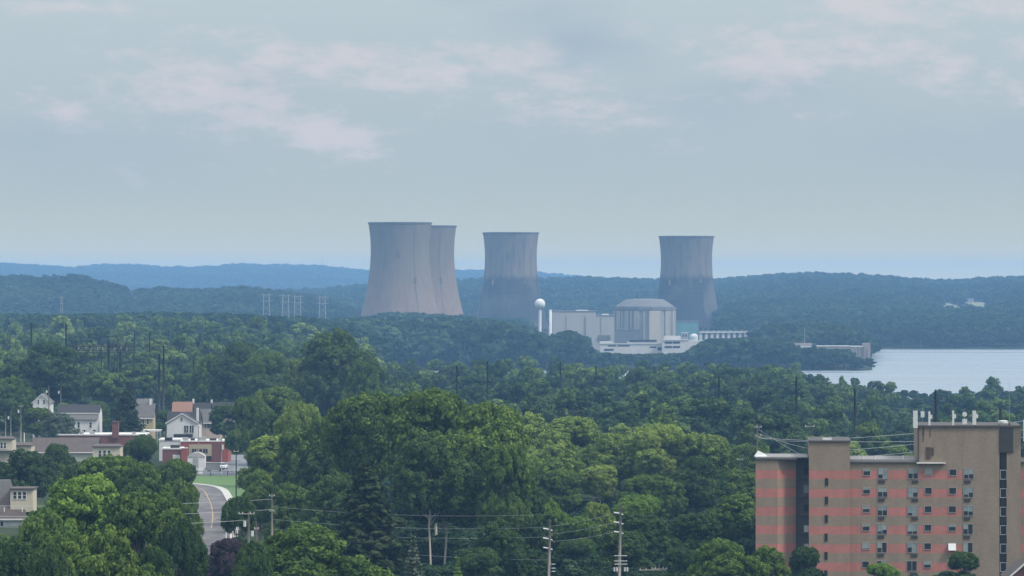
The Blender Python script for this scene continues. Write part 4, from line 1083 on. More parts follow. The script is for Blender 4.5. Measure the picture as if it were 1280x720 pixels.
# cars
simple('car_white', (.75, .76, .77), (.68, .69, .7), .5, .3); simple('car_dark', (.05, .055, .065), None, .5, .3); simple('tyre', (.02, .02, .02), None, 4); simple('car_red', (.40, .06, .04), None, .5, .3)
simple('lamp_red', (.5, .03, .02), None, 2, .3); simple('car_glass', (.03, .04, .05), None, 2, .1)
def car(x, y, rot, mat, label):
    t = empty('parked_car', (x, y, G(x, y) + .02), label, 'car', 'cars parked in the town'); t.rotation_euler = (0, 0, rot)
    mb = MB(); sec = [(-2.2, .45, .75), (-2.1, .3, .95), (-1.3, .28, 1.0), (1.0, .28, 1.0), (1.9, .3, .9), (2.2, .4, .65)]
    i = 0
    for (xx, za, zb) in sec:
        mb.v += [(xx, -.85, za), (xx, .85, za), (xx, .85, zb), (xx, -.85, zb)]
    for k in range(len(sec) - 1):
        for q in range(4): mb.f.append((k*4 + q, k*4 + (q+1) % 4, k*4 + 4 + (q+1) % 4, k*4 + 4 + q)); mb.m.append(0)
    mb.f += [(3,2,1,0), (20,21,22,23)]; mb.m += [0, 0]
    local(mb.build('body', mat, t))
    mb = MB(); mb.v += [(-1.7,-.78,1.0),(-1.7,.78,1.0),(.9,.78,1.0),(.9,-.78,1.0),(-1.2,-.65,1.45),(-1.2,.65,1.45),(.25,.65,1.45),(.25,-.65,1.45)]
    mb.f += [(0,1,5,4),(1,2,6,5),(2,3,7,6),(3,0,4,7)]; mb.m += [0]*4
    local(mb.build('windows', 'car_glass', t))
    local(MB().box(-1.22, .27, -.66, .66, 1.452, 1.5).build('roof', mat, t))
    for sx in (-1.35, 1.35):
        for sy in (-.78, .78):
            local(MB().tube([(sx, sy - .1, .32), (sx, sy + .1, .32)], .32, 14).build('wheel', 'tyre', t))
    for sy in (-.6, .6): local(MB().box(-2.23, -2.18, sy - .15, sy + .15, .6, .72).build('tail_lamp', 'lamp_red', t))
    return t
car(X(268, 1095), 1095, .2, 'car_dark', 'dark car parked in the lot right of the red brick building')
car(X(20, 1215), 1215, 0, 'car_white', 'white car parked behind the left townhouses, farther left')
car(X(33, 1222), 1222, .1, 'car_white', 'white car parked behind the left townhouses, nearer the sparse tree')
car(X(278, 1110), 1110, 1.4, 'car_white', 'white car at the right side of the brick building lot')
# flowering white shrub blossoms by the lot
# ------------------------------------------------------------------ poles, lamps, lines
def utility_pole(px, pt, d, label, arms=(), trans=0, r=.16, mat='wood_pole', pins=True, lean=0, name='utility_pole', group='wooden utility poles'):
    x = X(px, d); g = G(x, d); zt = Z(pt, d)
    t = empty(name, (x, d, g), label, 'pole', group)
    lx = lean * (zt - g)
    MB().tube([(x - lx, d, g - .5), (x, d, zt)], [r * 1.3, r * .8], 10).build('shaft', mat, t, smooth=True)
    for (dz, hw, off) in arms:
        z = zt - dz
        MB().box(x - hw + off, x + hw + off, d - r - .14, d - r - .005, z - .06, z + .06).build('crossarm', 'wood_pole', t)
        for s in ((-.95, -.5, .5, .95) if hw > .9 else (-.85, .85)):
            MB().tube([(x + off + s * hw, d - r - .07, z + .06), (x + off + s * hw, d - r - .07, z + .26)], .06, 6).build('insulator', 'insulator', t)
    for k in range(trans):
        zz = zt - 1.6 - k * .1; xx = x + (-.55, .55, 0)[k % 3]
        MB().tube([(xx, d - .45, zz - .4), (xx, d - .45, zz + .35)], .2, 12).build('transformer', 'insulator', t)
    return t
# street poles with side brackets
for px, pt, lab in ((687.5, 650, 'shorter concrete-grey street pole with three brackets, left of the pair'), (776, 630, 'taller concrete-grey street pole with three brackets, right of the pair')):
    d = 640
    t = utility_pole(px, pt, d, lab, arms=(), r=.19, lean=.02)
    x = X(px, d); zt = Z(pt, d)
    for k in range(3):
        z = zt - 1.2 - k * 1.32
        MB().tube([(x - .1, d, z - .12), (x - .95, d, z)], .11, 8).build('bracket', 'insulator', t)
        MB().tube([(x + .1, d - .1, z - .2), (x + .32, d - .1, z - .3)], .10, 8).build('insulator', 'insulator', t)
    if px > 700:
        for z in (Z(694.5, d), Z(701, d), Z(705, d)):
            MB().box(x - .9, x + .9, d - .35, d - .22, z - .05, z + .05).build('crossarm', 'insulator', t)
        for dx in (-.9, -.55, .55, .9): MB().tube([(x + dx, d - .3, Z(714, d)), (x + dx, d - .3, Z(709, d))], .12, 8).build('transformer', 'insulator', t)
    else:
        for z in (Z(705, d), Z(710, d), Z(714, d)): MB().box(x + .2, x + .75, d - .35, d - .22, z - .05, z + .05).build('crossarm', 'insulator', t)
t = utility_pole(824, 704, 650, 'low pole top with a wide white crossarm at the bottom edge', arms=((.8, 1.1, 0), (.95, 1.9, -.9)), r=.12)
utility_pole(340, 617, 690, 'grey utility pole standing between the road trees and the spruce', arms=((.35, .4, 0), (2.6, .35, 0)), r=.17)
utility_pole(311, 640, 640, 'grey pole with crossarm next to the purple plum', arms=((.25, 1.1, -.3),), trans=1, r=.17)
utility_pole(320.5, 652, 636, 'short pole with white transformer right of the purple plum', arms=((1.0, .3, 0),), trans=1, r=.13)
utility_pole(295.2, 563, 905, 'dark slim pole standing on the lawn', arms=((.2, .5, 0),), r=.12, mat='metal_dark')
utility_pole(277, 548, 1075, 'tall thin white pole beside the red brick building corner', arms=(), r=.09, mat='steel_pale')
utility_pole(248, 532, 1090, 'thin grey pole in front of the white storage shed', arms=((.3, .3, 0),), r=.1)
utility_pole(61, 482, 1260, 'grey utility pole with transformer left above the long white house', arms=(), trans=1, r=.17)
utility_pole(76, 483, 1275, 'grey utility pole with transformer right above the long white house', arms=(), trans=1, r=.17)
utility_pole(7, 514, 1180, 'lamp pole with curved arm at the left edge', arms=(), r=.13, name='street_lamp', group='street lamps')
t = bpy.data.objects['street_lamp']; x = X(7, 1180)
MB().tube([(x, 1180, Z(528, 1180)), (x - .8, 1180, Z(525.5, 1180)), (x - 1.7, 1180, Z(524, 1180))], .07, 6).build('arm', 'steel_pale', t)
MB().box(x - 2.3, x - 1.6, 1179.8, 1180.2, Z(524.4, 1180), Z(523.4, 1180)).build('lamp_head', 'insulator', t)
utility_pole(13.5, 514, 1150, 'grey utility pole with transformer second from the left edge', arms=(), trans=1, r=.14)
utility_pole(26, 506, 1150, 'grey utility pole with transformer third from the left edge', arms=((.4, .5, 0),), trans=1, r=.14)
utility_pole(946.5, 530, 760, 'dark wooden pole behind the left corner of the apartment block', arms=((.5, .5, .2), (2.0, .5, .2)), r=.15, mat='wood_pole')
utility_pole(925, 568, 900, 'thin grey pole in the trees left of the apartment block', arms=((1.0, .6, 0), (5.2, 1.1, .2)), r=.09, mat='steel_pale')
utility_pole(1012, 530, 745, 'pole behind the stair tower of the apartment block', arms=((.4, .8, 0),), r=.12)
# dark steel transmission poles
def steel_pole(px, pt, d, lab, r=.34):
    x = X(px, d); g = G(x, d); zt = Z(pt, d)
    t = empty('transmission_pole', (x, d, g), lab, 'pole', 'dark steel transmission poles')
    MB().tube([(x, d, g - .5), (x, d, zt)], [r * 1.3, r * .75], 12).build('shaft', 'metal_dark', t, smooth=True)
    for k in range(3):
        z = zt - 1.5 - 2.6 * k
        MB().tube([(x, d, z), (x + (-1.2 if k % 2 else 1.2), d, z + .25)], .08, 6).build('bracket', 'metal_dark', t)
for px, pt, d, lab in ((39, 403, 1700, 'dark pole above the huge round tree, leftmost'), (82.5, 404, 1690, 'dark pole rising above the middle of the huge round tree'), (95.5, 426, 1640, 'short dark pole right of the huge round tree'),
    (135.5, 427, 1500, 'dark pole in front of the substation gantry'), (150, 440, 1520, 'dark pole just right of the substation gantry front'), (199, 442, 1400, 'dark pole directly above the yellow house'), (204.5, 432, 1450, 'tall dark pole close right of the pole above the yellow house'), (187, 415, 1800, 'thin dark pole far behind the yellow house'),
    (168, 413, 1850, 'thin far dark pole above the pointed evergreen'), (242, 445, 1600, 'short dark pole above the orange roof'), (571, 457, 1500, 'dark pole in the wood under the second cooling tower'), (609.5, 451, 1490, 'dark pole in the wood under the third cooling tower'),
    (700.5, 452, 1700, 'short dark pole in the wood under the turbine hall'), (745, 458, 1750, 'short dark pole top in the wood under the office buildings'), (898.5, 469, 1300, 'tall dark pole under the right cooling tower'), (995.5, 471, 1250, 'tall dark pole above the left end of the apartment block'), (1068.5, 486, 1200, 'dark pole between the stair tower and the roof antennas'), (1169.5, 487, 1150, 'dark pole behind the roof antennas')):
    steel_pole(px, pt, d, lab)
# substation gantry
d = 1560
t = empty('substation_gantry', (X(130, d), d, G(X(130, d), d)), 'dark lattice substation gantry with pale insulators beyond the town', 'gantry')
g = G(X(130, d), d)
mb = MB()
for k in range(9):
    xx = X(86 + k * 10.2, d); z1 = Z(432, d) + .6 * (k % 2)
    mb.box(xx - .15, xx + .15, d - .15, d + .15, g, z1)
mb.build('posts', 'metal_dark', t)
for zz in (Z(433, d), Z(438, d), Z(441, d)): MB().box(X(84, d), X(170, d), d - .1, d + .1, zz - .12, zz + .12).build('beam', 'metal_dark', t)
mb = MB()
for k in range(34):
    xx = X(86 + k * 2.5, d); mb.box(xx - .07, xx + .07, d - .08, d + .08, Z(441, d), Z(433, d) + rnd.uniform(0, 1.5))
mb.build('lattice', 'metal_dark', t)
for k in range(9):
    xx = X(99 + k * 7.4 + rnd.uniform(-1, 1), d); zz = Z(rnd.uniform(434, 440), d); MB().tube([(xx, d - .5, zz), (xx + .2, d - .5, zz + 1.1)], .16, 6).build('insulator', 'steel_pale', t)
# far lattice towers
for px, pt, lab in ((333, 367, 'leftmost pale lattice transmission tower beyond the wood'), (357, 368, 'second pale lattice transmission tower from the left beyond the wood'), (372, 369, 'third pale lattice transmission tower from the left beyond the wood'), (403, 370, 'rightmost pale lattice transmission tower beyond the wood'), (77, 370, 'faint thin lattice mast above the huge round tree')):
    d = 3700; x = X(px, d); g = G(x, d); zt = Z(pt, d)
    t = empty('transmission_tower', (x, d, g), lab, 'pylon', 'lattice transmission towers')
    mb = MB(); r = .20 if px != 77 else .1; hw = 3.0 if px != 77 else .8
    for sx in (-1, 1):
        for sy in (-1, 1): mb.tube([(x + sx * hw, d + sy * hw, g), (x + sx * hw * .75, d + sy * hw * .75, zt)], r, 4)
    for k in range(9):
        za = g + (zt - g) * k / 9; zb = g + (zt - g) * (k + 1) / 9; a = hw * (1 - .25 * k / 9)
        for sg in (-1, 1): mb.tube([(x - sg * a, d - a, za), (x + sg * a, d - a, zb)], r * .45, 4)
    mb.build('lattice', 'steel_pale', t)
    mb = MB()
    for dz in (1, 6): mb.box(x - hw * 1.6, x + hw * 1.6, d - .2, d + .2, zt - dz - .2, zt - dz + .2)
    mb.build('crossarm', 'steel_pale', t)
d = 12000; x = X(403, d)
t = empty('radio_mast', (x, d, G(x, d)), 'very faint radio mast on the farthest ridge', 'mast')
MB().tube([(x, d, G(x, d)), (x, d, 122)], [.8, .4], 5).build('mast', 'steel_pale', t)
# wires
simple('wire', (.42, .44, .45), (.36, .38, .39), .5, .5)
simple('wire_dark', (.10, .10, .10), None, .5, .5)
def wire(a, b_, sag, lab, r=.035, mat='wire', n=24):
    a = Vector(a); b_ = Vector(b_); pts = []
    for k in range(n + 1):
        t_ = k / n; p = a.lerp(b_, t_); p.z -= sag * 4 * t_ * (1 - t_); pts.append(p)
    o = MB().tube(pts, r, 5).build('power_line', mat)
    tag(o, lab, 'wire', 'overhead lines')
def PW(px, py, d): return (X(px, d), d, Z(py, d))
for k, yy in enumerate((625, 638, 651)):
    wire(PW(-90, yy + 6, 590), PW(340 if k < 2 else 311, yy - 1, 690 if k < 2 else 640), .5, ('upper', 'middle', 'lower')[k] + ' of the three pale wires crossing in front of the road', r=.024)
for k, yy in enumerate((645, 661, 673, 686)):
    wire(PW(340, yy - 12, 690), PW(687, yy - 2 if k < 3 else 700, 640), .7, ('topmost', 'second', 'third', 'lowest')[k] + ' of the four faint wires in front of the central grove', r=.012)
for k in range(3): wire(PW(687, 658 + k * 9.5, 640), PW(776, 639 + k * 12, 640), .25, ('top', 'middle', 'bottom')[k] + ' wire between the two street poles', r=.012)
for k, (ya, yb) in enumerate(((534, 536), (541, 548), (549, 556))):
    wire(PW(946, 535 + k * 6, 760), PW(1012, 570 - k * 9 if k else 574, 745), .2, ('first', 'second', 'third')[k] + ' of the wires falling from the dark pole to the apartment roof', r=.022)
for k, (ya, yb) in enumerate(((548, 537), (563, 548), (573, 557))):
    wire(PW(1055, ya, 760), PW(1300, yb - 14, 800), .4, ('upper', 'middle', 'lower')[k] + ' pale wire rising behind the apartment roof to the right', r=.026)
wire(PW(946, 547, 760), PW(1165, 551, 790), .4, 'long pale wire behind the stair tower', r=.03)
for k in range(4): wire(PW(946, 532 + k * 6, 760), PW(925 - k * 4, 575 + k * 14, 900), .5, ('first', 'second', 'third', 'fourth')[k] + ' wire falling left from the dark pole into the trees', r=.022)
for k in range(2): wire(PW(39, 409 + 5 * k, 1700), PW(571, 462 + 5 * k, 1500), 2, ('upper', 'lower')[k] + ' dark wire between the steel poles over the left wood', r=.035, mat='wire_dark')
for k in range(2): wire(PW(898.5, 474 + 6 * k, 1300), PW(995.5, 476 + 6 * k, 1250), 1, ('upper', 'lower')[k] + ' dark wire between the steel poles over the right wood', r=.03, mat='wire_dark')

# ------------------------------------------------------------------ apartment block
def brick_band(name, base, band):
    m, nt, out = new_mat(name); b = N(nt, 'ShaderNodeBsdfPrincipled'); b.inputs['Roughness'].default_value = .9; b.inputs['Specular IOR Level'].default_value = .12
    p = geopos(nt); sep = N(nt, 'ShaderNodeSeparateXYZ'); L(nt, p, sep.inputs[0])
    vz = N(nt, 'ShaderNodeCombineXYZ'); L(nt, math_node(nt, 'ADD', sep.outputs[0], sep.outputs[1]), vz.inputs[0]); L(nt, sep.outputs[2], vz.inputs[1])
    br = N(nt, 'ShaderNodeTexBrick'); br.inputs['Scale'].default_value = 1; br.inputs['Brick Width'].default_value = .4; br.inputs['Row Height'].default_value = .2; br.inputs['Mortar Size'].default_value = .02
    L(nt, vz.outputs[0], br.inputs['Vector']); br.inputs['Color1'].default_value = (1, 1, 1, 1); br.inputs['Color2'].default_value = (.86, .86, .86, 1); br.inputs['Mortar'].default_value = (1.1, 1.1, 1.1, 1)
    n1 = ramp(nt, noise(nt, scaled(nt, p, (.8, .8, .25)), 1, 5), .3, .75)
    c = base
    if band:
        fr_ = math_node(nt, 'FRACT', math_node(nt, 'DIVIDE', math_node(nt, 'SUBTRACT', sep.outputs[2], Z(598.6, 700)), 2.80))
        c = mixc(nt, math_node(nt, 'MULTIPLY', math_node(nt, 'LESS_THAN', fr_, .47), math_node(nt, 'LESS_THAN', sep.outputs[2], Z(586, 700))), base, band)
    c = mixc(nt, math_node(nt, 'MULTIPLY', n1, .35), c, tuple(v * .62 for v in base))
    c = mixc(nt, 1.0, c, br.outputs['Color'], 'MULTIPLY')
    L(nt, c, b.inputs['Base Color']); L(nt, b.outputs[0], out.inputs[0])
TAN = (.240, .192, .145); RED = (.400, .158, .138)
brick_band('apt_banded', TAN, RED); brick_band('apt_plain', TAN, None)
brick_band('apt_recess_shaded', (.10, .09, .085), None)  # shade of the slot put into a darker copy of the brick
simple('apt_panel', (.040, .038, .036), (.030, .029, .027), 1)
simple('apt_coping', (.07, .065, .06), None, 1)
simple('rust_stain', (.075, .045, .035), None, 2)
d = 700.; DB = 16.
apt = empty('apartment_building', (X(1110, d), d + 8, 15), 'tan brick apartment block with red bands and roof antennas at lower right', 'building')
zb = 13.5
def wallpoly(poly, pt, mat, name='wall'):
    z1 = Z(pt, d); return MB().prism([(X(a, d), y) for a, y in poly], zb, z1).build(name, mat, apt)
wallpoly([(944.5, 700), (972, 700), (995, 702.4), (995, 716), (944.5, 716)], 574.5, 'apt_banded')
wallpoly([(995.02, 703.6), (1011, 703.6), (1011, 716), (995.02, 716)], 576.5, 'apt_recess_shaded')
wallpoly([(1011.02, 699.2), (1062, 699.2), (1062, 716), (1011.02, 716)], 552, 'apt_banded')
wallpoly([(1062.02, 700), (1202, 700), (1202, 716), (1062.02, 716)], 578.5, 'apt_banded')
# upper tower
wallpoly([(1146, 700.02), (1202, 700.02), (1202, 715.9), (1146, 715.9)], 533.5, 'apt_plain').data
for pts, pt in (([(1202.02, 700), (1248, 700), (1248, 715.9), (1202.02, 715.9)], 533.5), ([(1257, 700), (1274.5, 700), (1274.5, 715.9), (1257, 715.9)], 533.5)):
    wallpoly(pts, pt, 'apt_plain')
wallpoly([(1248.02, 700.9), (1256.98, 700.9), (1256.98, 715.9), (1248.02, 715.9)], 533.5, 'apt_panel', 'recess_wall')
wallpoly([(1274.52, 700.6), (1330, 700.6), (1330, 715.9), (1274.52, 715.9)], 578.5, 'apt_banded')
# dark capping and parapets
def cap(px0, px1, pt, y0, y1, h=.22, mat='apt_coping', name='coping'):
    return MB().box(X(px0, d) - .12, X(px1, d) + .12, y0 - .12, y1, Z(pt, d) + .003, Z(pt, d) + h).build(name, mat, apt)
cap(944.5, 995, 574.5, 699.9, 716); cap(1011, 1062, 552, 699.1, 716); cap(1146, 1274.5, 533.5, 699.9, 716, .28); cap(1275.5, 1330, 578.5, 700.5, 716)
cap(1062.6, 1145, 578.5, 699.85, 716, .2)
MB().box(X(1062.6, d), X(1145, d), 700.2, 715, Z(576.8, d), Z(574, d)).build('roof_deck', 'deck_grey', apt)
MB().box(X(944.5, d), X(1010, d), 701.2, 715, Z(572.8, d), Z(571.5, d)).build('roof_deck', 'deck_grey', apt)
MB().box(X(1145, d), X(1181, d), 699.3, 699.98, Z(578.8, d), Z(577.6, d)).build('ledge', 'trim_white', apt)
MB().box(X(1146.5, d), X(1148.3, d), 699.9, 699.99, Z(577, d), Z(534, d)).build('corner_side_strip', 'apt_coping', apt)  # thin dark strip added to stand for the tower's brown side face
MB().box(X(1248.5, d), X(1265, d), 699.86, 700.2, Z(565, d), Z(534, d)).build('wall_panel', 'apt_panel', apt)
for px0, px1, a, b_ in ((1156.5, 1162.5, 558.5, 574), (1163.5, 1166.5, 559, 569)): px_box(MB(), px0, px1, a, b_, 699.94, .05).build('louvre', 'rust_stain', apt)
for px0, px1, a, b_ in ((1152.5, 1154.5, 534, 544), (1153, 1153.9, 544, 552), (1161.5, 1162.4, 535, 546)): px_box(MB(), px0, px1, a, b_, 699.97, .025).build('rust_stain', 'rust_stain', apt)
px_box(MB(), 1067.5, 1087, 0, 0, d, 1) if False else None
Wd = random.Random(3)
for r_ in range(7):
    y0 = 585.6 + 23.05 * r_
    if y0 > 740: continue
    for (a, w_) in ((1079, 8.2), (1156, 8), (1186, 8.4)):
        a2 = a - r_ * .3
        g_ = Wd.choice(['glass_dark', 'blind_pale', 'blind_pale', 'glass_grey'])
        w = window(apt, a2, a2 + w_, y0 + .6, y0 + 8, d, 1, 'glass_dark', 'steel_pale', .09)
        f_ = Wd.choice([0, .35, .5, .9]) if g_ != 'glass_dark' else 0
        if f_:
            bl = MB().box(X(a2, d), X(a2 + w_, d), d - .035, d - .021, Z(y0 + .6 + 7.4 * f_, d), Z(y0 + .6, d)).build('blind', 'blind_pale', apt); bl.parent = w; bl.location = (0, 0, 0)
    for (a, w_) in ((1097.3, 11.6), (1134.8, 11.8), (1204, 11.6)):
        a2 = a - r_ * .3
        w = window(apt, a2, a2 + w_, y0, y0 + 12, d, 2, 'glass_dark', 'steel_pale', .07)
        for s in (0, 1):
            f_ = Wd.choice([0, .5, .5, .55, .6, .75, 1])
            if f_:
                bl = MB().box(X(a2 + s * w_ / 2, d) + .04, X(a2 + (s + 1) * w_ / 2, d) - .04, d - .035, d - .021, Z(y0 + 12 * f_, d), Z(y0, d)).build('blind', Wd.choice(['blind_pale', 'glass_grey']), apt); bl.parent = w; bl.location = (0, 0, 0)
        o_ = .3 if a != 1134.8 else 4.5
        px_box(MB(), a2 + o_, a2 + o_ + 8, y0 + 14.4, y0 + 17.8, d - .12, .16).build('air_conditioner', 'apt_panel', apt)
    # stair slits
    if y0 + 12 < 740:
        window(apt, 1031.8 - r_ * .2, 1035 - r_ * .2, y0 + 12.2, y0 + 21, 699.2, 1, 'glass_dark', 'rust_stain', .05)
    # slot window column
    px_box(MB(), 1249, 1256.4, y0 - 20 if r_ == 0 else y0 - 8.2, y0 - .6, 700.6, .25).build('spandrel', 'apt_panel', apt)
    window(apt, 1249.3, 1256, y0 + 1.8, y0 + 12.2, 700.6, 1, 'glass_dark', 'trim_white', .1)
    # recess windows
    if r_ in (1, 3, 4): window(apt, 1003.5, 1009.6, y0 - 2 + (4 if r_ != 1 else 0), y0 + 7 + (3 if r_ != 1 else 0), 703.6, 1, 'insulator' if r_ != 1 else 'glass_grey', 'steel_pale', .06)
    else: window(apt, 1003.5, 1009.6, y0 - 1, y0 + 7, 703.6, 1, 'glass_dark', 'metal_dark', .06)
    px_box(MB(), 996, 1010.8, y0 + 11, y0 + 13, 703.2, .39).build('balcony_slab', 'apt_recess_shaded', apt)
# open white awning window
a = X(1184.5, d); e_ = X(1194, d); z0, z1 = Z(687, d), Z(678.5, d)
mb = MB(); mb.v += [(a, 699.9, z1), (e_, 699.9, z1), (e_, 699.3, z0), (a, 699.3, z0), (a, 699.9, z0), (e_, 699.9, z0)]; mb.f += [(0,3,2,1), (0,4,3), (1,2,5)]; mb.m += [0]*3; mb.build('awning', 'insulator', apt)
# roof things
zr = Z(533.5, d) + .28
def antenna(px, pt, pb, w_, lab, small=False):
    x = X(px, d); z1 = Z(pt, d); z0 = Z(pb, d); yy = 700.35 if pb < 532 else 699.55
    t = empty('panel_antenna', (x, yy, zr if pb < 532 else z0), lab, 'antenna', 'white panel antennas on the apartment roof')
    hw = w_ / 2 * d / F
    mb = MB(); c_ = min(.05, hw * .3)
    mb.prism([(x - hw + c_, yy - .12), (x + hw - c_, yy - .12), (x + hw, yy - .12 + c_), (x + hw, yy + .1), (x - hw, yy + .1), (x - hw, yy - .12 + c_)], max(z0, zr) if pb < 532 else z0, z1)
    mb.build('panel', 'insulator', t)
    MB().tube([(x + hw * .3, yy + .17, (zr - .1) if pb < 532 else z0 + .2), (x + hw * .3, yy + .17, z1 - .2)], .05, 8).build('mount_pole', 'steel_pale', t)
    if small: MB().box(x + hw + .01, x + hw + .30, yy - .05, yy + .2, (z0 + z1) / 2 - .05, (z0 + z1) / 2 + .55).build('radio_unit', 'insulator', t)
antenna(1143.3, 513, 534.5, 5.6, 'widest white panel antenna hanging off the left corner of the roof')
antenna(1161, 514, 531.5, 2.6, 'narrow white panel antenna third from the left on the roof', True)
antenna(1190.6, 513, 531.5, 2.4, 'narrow white panel antenna in the middle of the roof', True)
antenna(1216.8, 513, 530.5, 4.6, 'white panel antenna with radio box, right of the round-headed one', True)
antenna(1278.6, 524, 551, 2.6, 'white panel antenna hanging from the far right roof corner')
x = X(1152.8, d); t = empty('radio_unit', (x, 701, zr), 'small white box antenna on a thin mast beside the widest panel', 'antenna')
MB().tube([(x, 701, zr - .1), (x, 701, Z(509, d))], .04, 8).build('mast', 'steel_pale', t); MB().box(x - .28, x + .28, 700.7, 700.95, Z(521.5, d), Z(514, d)).build('box', 'insulator', t)
x = X(1205, d); t = empty('radio_unit', (x, 700.5, zr), 'white round-headed antenna above a square box on the roof', 'antenna')
MB().tube([(x, 700.6, zr - .1), (x, 700.6, Z(515, d))], .05, 8).build('mast', 'steel_pale', t)
MB().tube([(x, 700.15, Z(517.5, d)), (x, 700.5, Z(517.5, d))], .36, 16).build('dish', 'insulator', t); MB().box(x - .35, x + .35, 700.2, 700.5, Z(530, d), Z(523.5, d)).build('box', 'insulator', t)
x = X(1253.5, d); t = empty('roof_fan', (x, 702, zr), 'low white round vent fan at the right of the roof', 'vent')
MB().lathe(x, 702, [(.5, zr - .1), (.5, zr + .2), (.75, zr + .25), (.75, zr + .62), (.4, zr + .7), (.01, zr + .72)], 24).build('fan_cowl', 'insulator', t)
x = X(1251, d); t = empty('roof_flue', (x, 704, zr), 'black flue pipe rising behind the white vent fan', 'chimney')
MB().tube([(x, 704, zr - .1), (x, 704, Z(511, d))], .22, 12).build('flue_pipe', 'metal_dark', t)
x = X(1261, d); t = empty('whip_antenna', (x, 701.5, zr), 'thin tall whip antenna at the right of the roof', 'antenna')
MB().tube([(x, 701.5, zr - .1), (x, 701.5, Z(478, d))], [.045, .02], 6).build('mast', 'steel_pale', t); MB().box(x - .12, x + .12, 701.38, 701.62, zr, zr + .3).build('base', 'metal_dark', t)
for px, lab in ((1079, 'leftmost'), (1093.5, 'middle'), (1128.5, 'rightmost')):
    x = X(px, d); t = empty('vent_pipe', (x, 701, Z(574, d)), lab + ' short white vent pipe on the low roof', 'vent', 'vent pipes on the low roof')
    MB().tube([(x, 701, Z(574.2, d)), (x, 701, Z(570.5, d))], .1, 8).build('pipe', 'insulator', t); MB().tube([(x, 701, Z(570.5, d) + .003), (x, 701, Z(570, d) + .06)], .14, 8).build('cap', 'insulator', t)
x = X(950, d); t = empty('roof_skylight', (x, 704, Z(571.5, d)), 'white peaked roof hatch at the left end of the apartment roof', 'skylight')
mb = MB(); z0 = Z(571.5, d); z1 = Z(564.5, d); mb.v += [(x - .9, 703, z0), (x + 1.1, 703, z0), (x + .7, 703.4, z1 - .5), (x - .3, 703.4, z1), (x - .9, 705, z0), (x + 1.1, 705, z0), (x + .7, 704.6, z1 - .5), (x - .3, 704.6, z1)]
mb.f += [(0,1,2,3), (1,5,6,2), (5,4,7,6), (4,0,3,7), (3,2,6,7)]; mb.m += [0]*5; mb.build('hatch', 'insulator', t)
x = X(1034, d); t = empty('roof_hatch', (x, 702, Z(552, d) + .22), 'low pale hatch on top of the stair tower', 'vent')
MB().box(x - .7, x + .7, 701.5, 702.6, Z(552, d) + .22, Z(552, d) + .5).build('hatch', 'insulator', t)
d = 640; x = X(1271, d)
t = house(1261, 1300, 722, 705, 640, 8, 'y', 'brick_dark', 'roof_brown', 'brown roof corner at the bottom right in front of the apartment block', base=15)

piv = Vector((X(944.5, 700), 700, 0)); ang = -math.atan2(X(944.5, 700), 700)
for o in list(C.objects):
    if o.parent is None and (o == apt or o.name.split('.')[0] in ('panel_antenna', 'radio_unit', 'roof_fan', 'roof_flue', 'whip_antenna', 'roof_skylight', 'roof_hatch') or (o.name.split('.')[0] == 'vent_pipe')):
        v = o.location - piv
        o.location = (piv.x + v.x * math.cos(ang) - v.y * math.sin(ang), piv.y + v.x * math.sin(ang) + v.y * math.cos(ang), o.location.z)
        o.rotation_euler = (0, 0, ang)

# ------------------------------------------------------------------ haze
m, nt, out = new_mat('haze_air')
pv = N(nt, 'ShaderNodeVolumePrincipled'); pv.inputs['Color'].default_value = (.29, .57, .98, 1)
pv.inputs['Density'].default_value = HAZE = 9.0e-5
pv.inputs['Anisotropy'].default_value = 0.0
L(nt, pv.outputs[0], out.inputs['Volume'])
hz = MB().box(-4600, 4600, -300, 15100, -7, 124).build('haze', 'haze_air'); tag(hz, 'pale blue summer haze', 'haze', kind='stuff')

# ------------------------------------------------------------------ sky
SE, SR = R(48), R(115)
wd = bpy.data.worlds.new('World'); bpy.context.scene.world = wd; wd.use_nodes = True
nt = wd.node_tree; nt.nodes.clear(); out = nt.nodes.new('ShaderNodeOutputWorld')
sky = N(nt, 'ShaderNodeTexSky', sky_type='NISHITA'); sky.sun_disc = False; sky.sun_elevation = SE; sky.sun_rotation = SR; sky.air_density = 1.5; sky.dust_density = 3
bg1 = N(nt, 'ShaderNodeBackground'); bg1.inputs[1].default_value = .08; L(nt, sky.outputs[0], bg1.inputs[0])
tc = N(nt, 'ShaderNodeTexCoord').outputs['Generated']
sp = N(nt, 'ShaderNodeSeparateXYZ'); L(nt, tc, sp.inputs[0])
az = math_node(nt, 'DIVIDE', sp.outputs[0], math_node(nt, 'MAXIMUM', math_node(nt, 'ABSOLUTE', sp.outputs[1]), .05))
el = sp.outputs[2]
